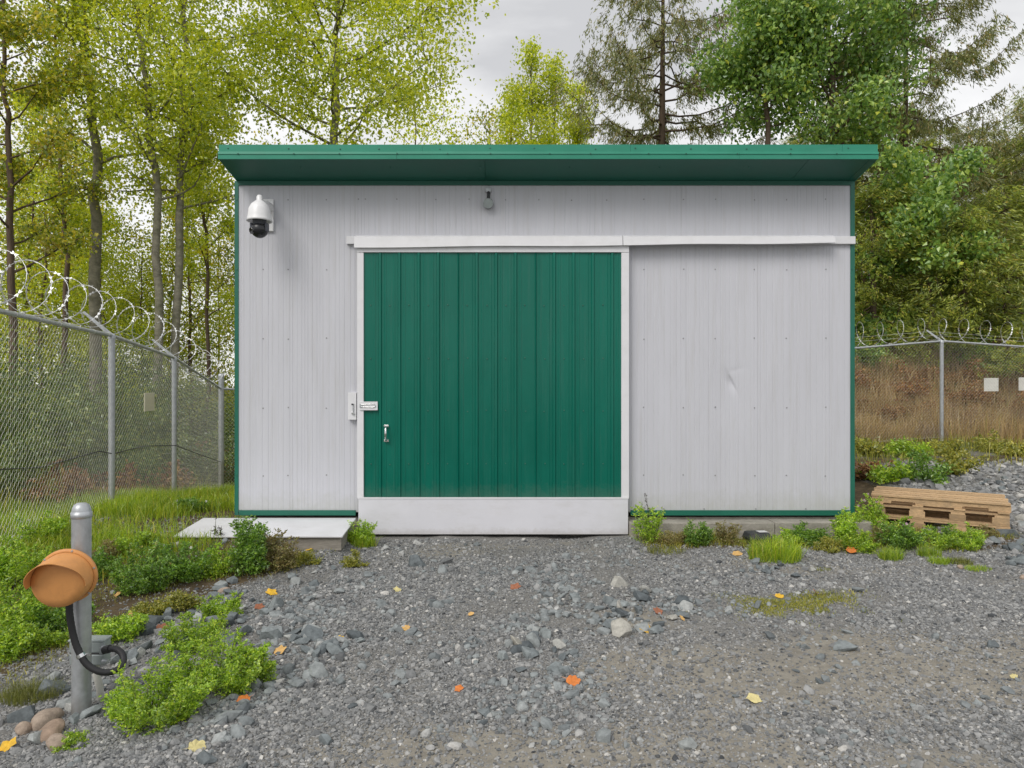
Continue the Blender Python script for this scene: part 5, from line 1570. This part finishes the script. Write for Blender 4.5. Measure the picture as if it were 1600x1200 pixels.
# ------------------------------------------------------------------ weeds by the shed and the bollard
def weed(name, px, py, hpx, wpx, mat, label, group, seed, dens=1.0, leaf=0.022, stems=14, flowers=None, stem='stem', up=1.0):
    """feathery weed: many stems with rows of small leaflets"""
    r = np.random.default_rng(seed)
    g = gp(px, py); s = F / g[1]
    h = hpx / s; w_ = wpx / s / 2
    e = empty(name, tuple(g), label, 'weed', group)
    wood = MB(); C, D = [], []
    for i in range(stems):
        a = r.random() * 6.283; q = math.sqrt(r.random())
        st = np.array([math.cos(a), math.sin(a) * 0.8, 0]) * w_ * q * 0.55
        d = np.array([math.cos(a) * q * w_ / h * 0.75, math.sin(a) * q * w_ / h * 0.75, up])
        p = wander(st + [0, 0, -0.01], d, h * (1.08 - 0.4 * q * q) * r.uniform(0.6, 1.05), 6, r, 0.3, -0.03)
        wood.tube(p, np.linspace(0.0035, 0.0012, 7), 4, cap=False)
        nl = int(34 * dens)
        t = r.uniform(0.08, 1.0, nl)
        c = sample_path(p, t)
        az = r.random(nl) * 6.283
        o = np.stack([np.cos(az), np.sin(az), r.normal(0.25, 0.3, nl)], -1)
        fl = leaf * 2.6 * (1.15 - 0.6 * t)
        k = 7                                         # leaflets on each little frond
        for m in range(k):
            u = (m + 0.5) / k
            C.append(c + o * (fl * u)[:, None] * 1.2 + r.normal(0, leaf * 0.22, (nl, 3)))
            D.append(o + r.normal(0, 0.75, (nl, 3)))
        if flowers:
            pass
    wood.build_local('stems', M[stem], e, smooth=True)
    C = np.concatenate(C); D = np.concatenate(D)
    C[:, 2] = np.maximum(C[:, 2], 0.004)
    n = len(C); sz = leaf * r.uniform(0.6, 1.3, n)
    mb = MB(); add_leaves(mb, C, frames_from_dir(D, r), sz, sz * 0.5)
    mb.build_local('leaves', M[mat], e)
    if flowers:
        fm, nf, fs = flowers
        top = C[np.argsort(-C[:, 2] + r.normal(0, h * 0.22, n))[:max(nf * 3, 6)]]
        for q in top[r.choice(len(top), nf, replace=False)]:
            fb = MB()
            for k in range(6):
                a = k * math.pi / 3
                dd = np.array([[math.cos(a) * 0.8, -0.5 + math.sin(a) * 0.5, math.sin(a) * 0.7 + .3]])
                add_leaves(fb, q[None, :] + dd * fs * 0.5, frames_from_dir(dd, r), fs, fs * 0.7)
            fb.build_local('flower', M[fm], e)
    return e


LW = 'weeds left of the drive'
weed('feathery_weed', 245, 1128, 100, 160, 'weed', 'bright green feathery weed at the gravel edge right of the bollard foot', LW, 201, 1.2, 0.016, 34)
weed('feathery_weed', 330, 1082, 105, 170, 'weed', 'largest feathery green weed, in the middle of the clump right of the bollard', LW, 202, 1.2, 0.016, 38)
weed('feathery_weed', 310, 1010, 60, 150, 'weed', 'feathery weed at the back of the clump, among the left rocks', LW, 203, 1.1, 0.017, 22)
weed('feathery_weed', 398, 1062, 62, 70, 'weed', 'small feathery weed at the right tip of the clump beside the drive', LW, 204, 1.0, 0.016, 14)
weed('feathery_weed', 345, 965, 45, 70, 'weed', 'small leafy weed among the rocks below the dark bush', LW, 205, .9, 0.017, 12)
weed('dark_leafy_weed', 392, 893, 92, 84, 'weed_dark', 'dark green upright weed in front of the white landing', LW, 206, 1.4, 0.026, 22, up=1.4)
weed('withered_weed', 437, 892, 68, 52, 'weed_dry', 'straw coloured withered weed beside the dark green one', LW, 207, 1.0, 0.02, 16)
weed('flowering_weed', 225, 925, 82, 90, 'weed_dark', 'dark feathery weed with pale yellow flowers behind the bollard', LW, 208, 1.2, 0.020, 26, ('petal_yellow', 8, 0.018))
weed('flowering_weed', 290, 905, 70, 90, 'weed_dark', 'dark feathery weed with few flowers at the left end of the landing', LW, 209, 1.2, 0.020, 24, ('petal_white', 3, 0.016))
weed('feathery_weed', 330, 900, 50, 70, 'weed', 'light green weed in front of the left half of the landing', LW, 210, 1.0, 0.02, 14)
weed('feathery_weed', 40, 985, 95, 150, 'weed', 'leafy weed at the left photo edge behind the bollard', LW, 211, 1.2, 0.022, 30)
weed('feathery_weed', 25, 915, 90, 120, 'weed', 'tall leafy weed under the left fence with seed heads', LW, 212, 1.1, 0.024, 26, ('petal_white', 5, 0.014))
weed('feathery_weed', 95, 990, 55, 90, 'weed_dark', 'weed directly behind the bollard pipe', LW, 213, 1.0, 0.02, 18)
weed('feathery_weed', 185, 1000, 50, 90, 'weed', 'weed behind the junction box', LW, 214, 1.0, 0.02, 16)
weed('feathery_weed', 70, 1012, 35, 70, 'weed', 'low weed left of the bollard under the orange sensor', LW, 215, 1.0, 0.018, 14)
weed('feathery_weed', 235, 960, 30, 60, 'weed_olive', 'yellowing low weed between the flowering weeds and the rocks', LW, 216, 1.0, 0.018, 12)
weed('feathery_weed', 282, 950, 32, 60, 'weed_olive', 'yellow-green low weed at the top of the rock strip', LW, 217, 1.0, 0.018, 12)
weed('feathery_weed', 470, 880, 22, 60, 'weed_olive', 'flat spreading weed in front of the landing near the fallen leaf', LW, 218, 1.0, 0.02, 10, up=.5)
weed('feathery_weed', 556, 882, 22, 45, 'weed_olive', 'tiny yellow-green weed on the gravel left of the door', LW, 219, 1.0, 0.016, 9, up=.5)
weed('feathery_weed', 564, 852, 42, 44, 'weed', 'weed tucked between the landing and the kick plate', LW, 220, 1.2, 0.018, 16)
weed('bare_weed', 340, 842, 38, 34, 'stem_dark', 'dark seed-headed dry weed standing against the white landing', LW, 221, 0.22, 0.014, 5, stem='stem_dark', up=3)
weed('feathery_weed', 110, 1165, 22, 70, 'weed', 'low sprawling weed between the rocks at the bottom left', LW, 222, 1.0, 0.012, 12, up=.4)
weed('feathery_weed', 190, 1110, 26, 50, 'weed', 'low weed at the foot of the bollard', LW, 223, 1.0, 0.012, 12, up=.5)
weed('feathery_weed', 10, 1030, 70, 80, 'weed', 'weed cut off by the left photo edge below the orange sensor', LW, 224, 1.1, 0.02, 18)
weed('feathery_weed', 155, 905, 50, 80, 'weed_dark', 'dark low weed behind the bollard at sensor height', LW, 225, 1.1, 0.02, 16)
weed('feathery_weed', 215, 862, 34, 70, 'weed', 'weed half hidden in the lush grass behind the flowering weeds', LW, 226, 1.0, 0.022, 14)
weed('feathery_weed', 60, 850, 50, 90, 'weed', 'weed in the lush grass at the foot of the left fence', LW, 227, 1.0, 0.024, 16, ('petal_white', 4, 0.014))
weed('feathery_weed', 300, 800, 26, 60, 'weed_dark', 'white flowered weed in the grass beside the left corner of the shed', LW, 228, 1.0, 0.024, 12, ('petal_white', 5, 0.02))
weed('withered_weed', 160, 880, 40, 50, 'weed_dry', 'dry straw weed in the grass right behind the bollard', LW, 229, .8, 0.018, 12, up=1.4)
RW = 'weeds along the footing'
weed('tall_weed', 1012, 846, 72, 66, 'weed', 'tall weed with dark seed heads at the right end of the kick plate', RW, 231, 0.9, 0.018, 16, up=2.2)
weed('bare_weed', 1020, 842, 82, 30, 'stem_dark', 'thin dark seed stalks rising out of the tall weed by the kick plate', RW, 232, 0.25, 0.012, 5, stem='stem_dark', up=4)
weed('feathery_weed', 1090, 851, 38, 52, 'weed_dark', 'green weed against the footing between the door and the bait box', RW, 233, 1.2, 0.02, 16)
weed('withered_weed', 1138, 851, 44, 36, 'weed_dry', 'straw coloured dry weed left of the bait box', RW, 234, .9, 0.016, 14, up=1.5)
weed('feathery_weed', 1048, 852, 26, 60, 'weed_dry', 'low dry weed between the tall weed and the green one', RW, 235, .9, 0.014, 12)
weed('feathery_weed', 1262, 850, 34, 60, 'weed_dark', 'dark green weed right of the bait box', RW, 236, 1.2, 0.022, 18)
weed('feathery_weed', 1318, 852, 58, 56, 'weed', 'upright green weed below the right corner of the shed', RW, 237, 1.2, 0.02, 20, up=1.4)
weed('bare_weed', 1330, 820, 45, 30, 'stem_dark', 'pink flowered stalks in front of the right corner trim', RW, 238, 0.2, 0.014, 5, ('petal_pink', 5, 0.018), stem='stem_dark', up=3)
weed('feathery_weed', 1360, 835, 62, 70, 'weed', 'pink flowered weed leaning on the left end of the pallets', RW, 239, 1.2, 0.022, 22, ('petal_pink', 8, 0.02))
weed('feathery_weed', 1400, 856, 44, 76, 'weed_dark', 'dark weed in front of the left third of the pallets', RW, 240, 1.2, 0.02, 24, ('petal_pink', 3, 0.018))
weed('feathery_weed', 1450, 855, 40, 76, 'weed', 'green weed in front of the middle of the pallets', RW, 241, 1.1, 0.02, 20)
weed('feathery_weed', 1505, 858, 38, 64, 'weed', 'green weed in front of the right third of the pallets', RW, 242, 1.1, 0.02, 18)
weed('withered_weed', 1530, 846, 30, 50, 'weed_dry', 'brown withered weed at the right end of the pallets', RW, 243, .9, 0.018, 14)
weed('feathery_weed', 1345, 860, 34, 60, 'weed', 'light green weed in the gap between footing and pallets', RW, 244, 1.1, 0.018, 16)

weed('feathery_weed', 1232, 852, 28, 60, 'weed', 'low light weed behind the lush grass tuft', RW, 245, 1.0, 0.018, 14)
weed('feathery_weed', 1290, 862, 26, 50, 'weed_olive', 'yellowish weed between the lush tuft and the upright weed', RW, 246, 1.0, 0.016, 14)
weed('withered_weed', 1378, 852, 46, 40, 'weed_dry', 'tall straw stalks standing behind the round lime tuft', RW, 247, .6, 0.016, 12, up=1.8)
weed('withered_weed', 1065, 848, 24, 50, 'weed_dry', 'straw litter weed at the foot of the concrete footing', RW, 248, .8, 0.014, 12)
weed('feathery_weed', 1480, 850, 34, 60, 'weed_dark', 'dark weed under the right half of the pallets', RW, 249, 1.1, 0.018, 16)


def tuft(px, py, hpx, wpx, n, mat, label, group, seed, lean=0.7, wd=0.004):
    r = np.random.default_rng(seed)
    g = gp(px, py); s = F / g[1]
    e = MB()
    a = r.random(n) * 6.283; q = np.sqrt(r.random(n))
    bx_ = np.stack([np.cos(a) * q * wpx / s / 2 * 0.75, np.sin(a) * q * wpx / s / 2 * 0.55, np.full(n, -0.01)], -1)
    add_blades(e, bx_, hpx / s * r.uniform(0.5, 1.15, n), wd * r.uniform(0.7, 1.3, n), np.abs(r.normal(0, lean, n)).clip(0, 1.4), r)
    o = link('grass_tuft', e.mesh('grass_tuft'), M[mat]); o.location = g
    tag(o, label, 'grass tuft', group)
    return o


GT = 'grass tufts by the shed'
tuft(1210, 872, 36, 108, 1100, 'grass', 'broad lush grass tuft in front of the bait box', GT, 301)
tuft(1392, 874, 24, 46, 420, 'tuft', 'round lime green grass tuft in front of the pallets', GT, 302)
tuft(1452, 868, 20, 50, 300, 'tuft', 'spiky lime grass tuft below the middle of the pallets', GT, 303)
tuft(1468, 880, 14, 46, 300, 'tuft', 'low lime grass tuft nearest the gravel below the pallets', GT, 304)
tuft(1528, 890, 9, 52, 300, 'tuft', 'flat lime mossy tuft furthest right on the gravel edge', GT, 305)
tuft(1500, 880, 12, 50, 300, 'moss', 'brownish mossy tuft between the lime tufts', GT, 306)
tuft(565, 853, 22, 60, 400, 'grass', 'green grass tuft at the left foot of the kick plate', GT, 307)
tuft(1040, 862, 10, 80, 350, 'moss', 'low mossy grass at the right foot of the kick plate', GT, 308)
tuft(50, 1090, 30, 120, 1400, 'weed_olive' if False else 'moss', 'yellowish fine grass left of the bollard foot', GT, 309, wd=0.0018)
tuft(1285, 890, 6, 40, 200, 'moss', 'flat olive moss spot on the gravel right of the lush tuft', GT, 310)


def scatter_grass(name, n, box, keep, hgt, wd, lean, mat, label, seed):
    r = np.random.default_rng(seed)
    x = r.uniform(box[0], box[1], n); y = r.uniform(box[2], box[3], n)
    k = r.random(n) < keep(x, y)
    x, y = x[k], y[k]; n = len(x)
    mb = MB()
    cl = 0.55 + 0.9 * vnoise(x * 2.2 + 31, y * 2.2)
    add_blades(mb, np.stack([x, y, H(x, y) - 0.01], -1), hgt * cl * r.uniform(0.5, 1.2, n), wd * r.uniform(0.7, 1.3, n), np.abs(r.normal(0, lean, n)).clip(0, 1.3), r)
    o = link(name, mb.mesh(name), M[mat])
    tag(o, label, 'grass', kind='stuff')
    return o


def lawn(x, y):
    fx = np.interp(y, [2.2, 5, 8, 10.1, 13.2, 16], [-3.25, -3.98, -4.7, -5.02, -5.62, -6])
    left = smooth(-2.35, -2.9, x) * smooth(4.9, 5.6, y)
    near = smooth(0.5, 0.0, np.abs(x - fx)) * smooth(3.6, 4.4, y)
    v = np.clip(left + near, 0, 1) * smooth(-1.0, 0.0, x - fx + 0.6)
    v = v * np.where((x > -3.0) & (y > 5.85) & (y < 6.75), 0, 1) * np.where((x > -2.75) & (y > 6.6), 0, 1)
    return v * smooth(14.5, 12.5, y) * (0.12 + 0.9 * smooth(0.25, 0.6, vnoise(x * 1.9, y * 1.9 + 9)))


scatter_grass('lawn_grass', 110000, (-6.4, -2.4, 3.6, 14.5), lawn, 0.17, 0.006, 0.6, 'grass', 'lush bright green grass along the foot of the left fence', 401)
scatter_grass('thicket_grass', 16000, (-14, -5, 5.5, 20), lambda x, y: smooth(-0.3, -0.9, x - np.interp(y, [2.2, 5, 8, 10.1, 13.2, 16], [-3.25, -3.98, -4.7, -5.02, -5.62, -6])), 0.38, 0.010, 0.7, 'weed_olive', 'tangled olive grass on the ground beyond the left fence', 402)
scatter_grass('bank_grass', 44000, (5.0, 16, 13.6, 19.5), lambda x, y: 0.3 + 0.9 * vnoise(x * 0.9, y * 0.9), 0.62, 0.010, 0.55, 'dry_grass', 'long dry straw and brown grass covering the bank beyond the right fence', 403)
scatter_grass('verge_grass', 11000, (3.5, 13.5, 7.0, 14.0), lambda x, y: smooth(9.6, 11.6, y) * smooth(0.28, 0.35, x / y) * (0.25 + vnoise(x * 1.3, y * 1.3)), 0.22, 0.008, 0.7, 'weed_olive', 'pale green grass on the verge in front of the right fence', 404)


def moss_keep(x, y):
    c1 = gp(1205, 945); c2 = gp(1290, 880)
    m = np.exp(-(((x - c1[0]) / 0.50) ** 2 + ((y - c1[1]) / 0.25) ** 2) * 1.2)
    return m * smooth(0.3, 0.6, vnoise(x * 7, y * 7) * 0.55 + m * 0.5)


scatter_grass('moss_patch', 120000, (0.8, 3.2, 4.0, 5.4), moss_keep, 0.03, 0.005, 0.9, 'weed_olive', 'flat patch of olive moss on the gravel right of the drive', 405)
scatter_grass('ground_cover', 45000, (-5.0, -1.3, 2.7, 6.4), lambda x, y: np.clip(veg_mask(x, y) * smooth(0.42, 0.62, vnoise(x * 2.6 + 4, y * 2.6) * 0.75 + 0.25 * vnoise(x * 11, y * 11)), 0, 1), 0.05, 0.004, 0.8, 'weed_olive', 'low green ground cover between the rocks left of the drive', 406)
scatter_grass('footing_grass', 26000, (0.9, 5.4, 5.95, 7.2), lambda x, y: veg_mask(x, y) * smooth(0.4, 0.6, vnoise(x * 3 + 8, y * 3)) * np.where((y > 6.57) & (x < 3.6), 0, 1), 0.07, 0.004, 0.8, 'weed_olive', 'short olive grass along the footing below the right wall', 407)

# ------------------------------------------------------------------ rocks
rock_meshes = []
for k in range(16):
    r = np.random.default_rng(500 + k)
    bm = bmesh.new()
    n = 14 if k % 3 else 22
    v = r.normal(size=(n, 3)); v /= np.linalg.norm(v, axis=1)[:, None]
    v = v * r.uniform(0.78, 1.08, (n, 1)) * np.array([1.0, r.uniform(0.6, 0.9), r.uniform(0.42, 0.7)])
    for p in v: bm.verts.new(p)
    hull = bmesh.ops.convex_hull(bm, input=bm.verts)
    bmesh.ops.delete(bm, geom=[x for x in hull['geom_interior'] if isinstance(x, bmesh.types.BMVert)], context='VERTS')
    bmesh.ops.bevel(bm, geom=list(bm.edges), offset=0.05, segments=1, affect='EDGES', clamp_overlap=True)
    m = bpy.data.meshes.new('rock'); bm.to_mesh(m); bm.free()
    m.materials.append(M['stone']); rock_meshes.append(m)
tan_meshes = []
for k in range(3):
    bm = bmesh.new(); bmesh.ops.create_icosphere(bm, subdivisions=3, radius=1)
    for v in bm.verts:
        c = v.co; f_ = 1 + 0.12 * math.sin(c.x * 2.3 + k) + 0.1 * math.sin(c.y * 3.1 + k * 2) + 0.05 * math.sin(c.z * 6 + c.x * 4)
        v.co = Vector((c.x * f_, c.y * 0.75 * f_, c.z * 0.6 * f_))
    m = bpy.data.meshes.new('cobble'); bm.to_mesh(m); bm.free(); m.materials.append(M['tan_stone'])
    m.polygons.foreach_set('use_smooth', np.ones(len(m.polygons), bool)); tan_meshes.append(m)
rr_ = random.Random(77)


def rock(px, py, wpx, label, group, mesh=None, sink=0.25):
    g = gp(px, py); s = F / g[1]
    sz = wpx / s / 2
    m = mesh or rr_.choice(rock_meshes)
    o = bpy.data.objects.new('rock', m); COL.objects.link(o)
    o.location = (g[0], g[1], g[2] + sz * (0.5 - sink))
    o.rotation_euler = (rr_.gauss(0, 0.3), rr_.gauss(0, 0.3), rr_.random() * 6.28)
    k = sz * rr_.uniform(0.9, 1.1); o.scale = (k, k * rr_.uniform(0.85, 1.15), k * rr_.uniform(0.8, 1.1))
    return tag(o, label, 'rock', group)


SG = 'single rocks on the drive'
rock(756, 1118, 36, 'pale grey rock alone on the gravel below the middle of the door', SG)
rock(1074, 1168, 36, 'flat topped grey rock near the bottom edge right of centre', SG)
rock(1322, 1016, 42, 'grey split rock on the gravel right of the moss patch', SG)
rock(1552, 1012, 30, 'small dark rock near the right photo edge', SG)
rock(1180, 880, 22, 'dark rock just in front of the lush grass tuft', SG)
rock(677, 942, 24, 'grey rock on the gravel left of the door centre line', SG)
rock(652, 883, 34, 'dark flat stone near the foot of the kick plate', SG)
rock(900, 938, 26, 'dark rock on the gravel below the right part of the door', SG)
rock(968, 916, 32, 'pale flat rock above the rock cluster right of the drive', SG)
rock(510, 1162, 34, 'grey rock near the bottom edge left of centre', SG)
rock(322, 1190, 36, 'dark grey rock half cut by the bottom photo edge', SG)
rock(420, 996, 44, 'flat pale slab rock at the edge of the left rock strip', SG)
rock(140, 1118, 40, 'grey rock leaning on the foot of the bollard', SG)
rock(115, 1130, 40, 'speckled grey rock in front of the bollard foot', SG)
rock(35, 1125, 56, 'large bluish rock left of the tan cobble', SG)
rock(190, 1108, 42, 'dark rock right of the bollard foot', SG)
rock(290, 1112, 34, 'pale green-grey rock at the front of the feathery weed', SG)
rock(60, 1160, 40, 'violet-grey rock below the cobbles at the bottom left', SG)
rock(75, 1128, 46, 'round tan cobble left of the bollard, larger of the two', 'tan cobbles', tan_meshes[0])
rock(38, 1142, 28, 'small pinkish cobble left of the larger tan one', 'tan cobbles', tan_meshes[1])
rock(80, 1150, 42, 'brownish round cobble below the large tan one', 'tan cobbles', tan_meshes[2])
rock(92, 1168, 36, 'flat brown cobble nearest the bottom left corner', 'tan cobbles', tan_meshes[1])
rock(350, 925, 18, 'small reddish stone in the left rock strip', 'tan cobbles', tan_meshes[0])
rock(1600, 905, 14, 'tiny tan stone at the right photo edge', 'tan cobbles', tan_meshes[2])
rock(1500, 888, 14, 'small pale brown stone beside the lime tufts', 'tan cobbles', tan_meshes[0])


def cluster(n, cx, cy, rx, ry, lo, hi, label, group):
    for _ in range(n):
        a = rr_.random() * 6.283; q = math.sqrt(rr_.random())
        rock(cx + math.cos(a) * q * rx, cy + math.sin(a) * q * ry, rr_.uniform(lo, hi) * rr_.uniform(0.8, 1.2), label, group)


LS = 'rocks of the strip left of the drive'
lab = 'blue-grey broken rock in the strip between weeds and drive on the left'
cluster(34, 300, 985, 85, 32, 16, 46, lab, LS)
cluster(20, 385, 935, 65, 28, 13, 36, lab, LS)
cluster(12, 235, 1035, 60, 26, 16, 41, lab, LS)
cluster(10, 95, 1080, 80, 30, 20, 49, lab, LS)
cluster(8, 470, 895, 60, 22, 11, 26, lab, LS)
cluster(26, 510, 1005, 62, 22, 11, 41, 'blue-grey broken rock in the heap on the left half of the drive', 'rocks of the left heap on the drive')
cluster(22, 840, 1025, 60, 40, 11, 39, 'blue-grey broken rock in the heap in the middle of the drive', 'rocks of the middle heap on the drive')
cluster(30, 1000, 962, 75, 38, 11, 41, 'blue-grey broken rock in the heap right of the drive beside the yellow leaf', 'rocks of the right heap on the drive')
cluster(12, 1215, 893, 80, 12, 9, 24, 'dark stone in the loose row in front of the footing weeds', 'stones in front of the footing weeds')
cluster(46, 800, 1050, 760, 140, 9, 20, 'loose grey stone lying singly on the gravel of the drive', 'loose stones on the drive')
cluster(26, 1585, 845, 40, 40, 12, 34, 'blue-grey broken rock on the bank at the right end of the pallets', 'rocks of the bank by the pallets')
cluster(26, 1560, 770, 55, 28, 8, 22, 'small grey rock high on the bank above the pallets', 'small rocks high on the bank')

# ------------------------------------------------------------------ fallen leaves
def leaf_mesh(k):
    r = random.Random(900 + k)
    bm = bmesh.new()
    lobes = (5, 7, 5, 6)[k]
    n = lobes * 4
    ctr = bm.verts.new((0, 0, 0.06))
    ring = []
    for i in range(n):
        a = 2 * math.pi * i / n
        rad = 0.8 + 0.13 * math.cos(lobes * a) * (1 if k % 2 == 0 else 0.35) + r.uniform(-0.06, 0.06)
        if k % 2: rad *= 1 - 0.25 * math.cos(a)
        x, y = math.cos(a) * rad, math.sin(a) * rad * 0.85
        ring.append(bm.verts.new((x, y, 0.22 * y * y + 0.16 * x * x * (1 if r.random() > .3 else -0.2) + r.uniform(-0.03, 0.05))))
    for i in range(n): bm.faces.new((ctr, ring[i], ring[(i + 1) % n]))
    s0 = bm.verts.new((0.6, 0.03, 0.05)); s1 = bm.verts.new((0.6, -0.03, 0.05)); s2 = bm.verts.new((1.35, 0.1, 0.12))
    bm.faces.new((s0, s1, s2))
    m = bpy.data.meshes.new('fallen_leaf'); bm.to_mesh(m); bm.free()
    return m


FLV = [(1009, 986, 24, 'yellow', 'bright yellow fallen leaf beside the right rock heap'), (893, 1068, 24, 'orange', 'orange-red fallen leaf on the lower middle of the drive'),
       (717, 1081, 15, 'orange', 'small orange fallen leaf left of the orange-red one'), (532, 1002, 14, 'yellow', 'yellow leaf lying in the left rock heap'),
       (437, 1021, 22, 'tan', 'light orange leaf on the gravel right of the feathery weeds'), (304, 1174, 28, 'pale', 'pale folded leaf near the bottom edge on the left'),
       (12, 1170, 28, 'yellow', 'yellow leaf in the bottom left corner'), (383, 1098, 22, 'orange', 'orange-pink leaf on the gravel below the feathery weeds'),
       (621, 925, 14, 'pale', 'pale cream leaf on the gravel under the left part of the door'), (635, 984, 15, 'tan', 'tan curled leaf on the upper middle of the drive'),
       (1178, 1097, 24, 'pale', 'pale yellow-green leaf on the dusty gravel at lower right'), (1332, 866, 16, 'orange', 'upright orange leaf below the right corner of the shed'),
       (1275, 930, 14, 'orange', 'orange-brown leaf right of the moss patch'), (1216, 934, 14, 'yellow', 'yellow leaf on the moss patch'),
       (482, 859, 18, 'yellow', 'orange-yellow leaf in front of the landing'), (210, 963, 18, 'tan', 'tan leaf on the soil behind the bollard'),
       (424, 929, 18, 'yellow', 'yellow leaf on the left rock strip beside the drive'), (250, 985, 20, 'brown', 'brown curled leaf in the left rock strip'),
       (205, 1128, 30, 'tan', 'tan leaf at the front of the feathery weed clump'), (1150, 868, 16, 'tan', 'orange-tan leaf left of the lush tuft'),
       (1028, 958, 18, 'brown', 'red-brown leaf in the right rock heap'), (1065, 968, 12, 'tan', 'small tan leaf right of the right rock heap'),
       (805, 920, 18, 'brown', 'faded red-brown leaf on the gravel below the door centre'), (735, 963, 10, 'tan', 'tiny tan leaf near the middle of the drive'),
       (405, 951, 16, 'brown', 'dark brown leaf on the left rock strip'), (185, 932, 14, 'tan', 'small tan leaf on the soil right of the bollard'), (462, 880, 14, 'pale', 'pale leaf by the withered weed'),
       (1585, 1060, 12, 'pale', 'pale leaf at the right photo edge')]
lm = {}
for i, (px, py, wpx, c, lab) in enumerate(FLV):
    key = (i % 4, c)
    if key not in lm:
        lm[key] = leaf_mesh(i % 4); lm[key].materials.append(M['fallen_' + c])
    g = gp(px, py); s = F / g[1]
    o = bpy.data.objects.new('fallen_leaf', lm[key]); COL.objects.link(o)
    k = wpx / s / 1.7
    o.scale = (k, k, k)
    tilt = 0.9 if 'upright' in lab else 0.4
    o.location = (g[0], g[1], g[2] + 0.012 + (0.02 if 'upright' in lab else 0)); o.rotation_euler = (Matrix.Rotation(tilt * rr_.uniform(0.5, 1.2), 3, 'X') @ Matrix.Rotation(rr_.gauss(0, 0.25), 3, 'Y') @ Matrix.Rotation(rr_.random() * 6.28, 3, 'Z')).to_euler()
    tag(o, lab, 'leaf', 'fallen leaves')
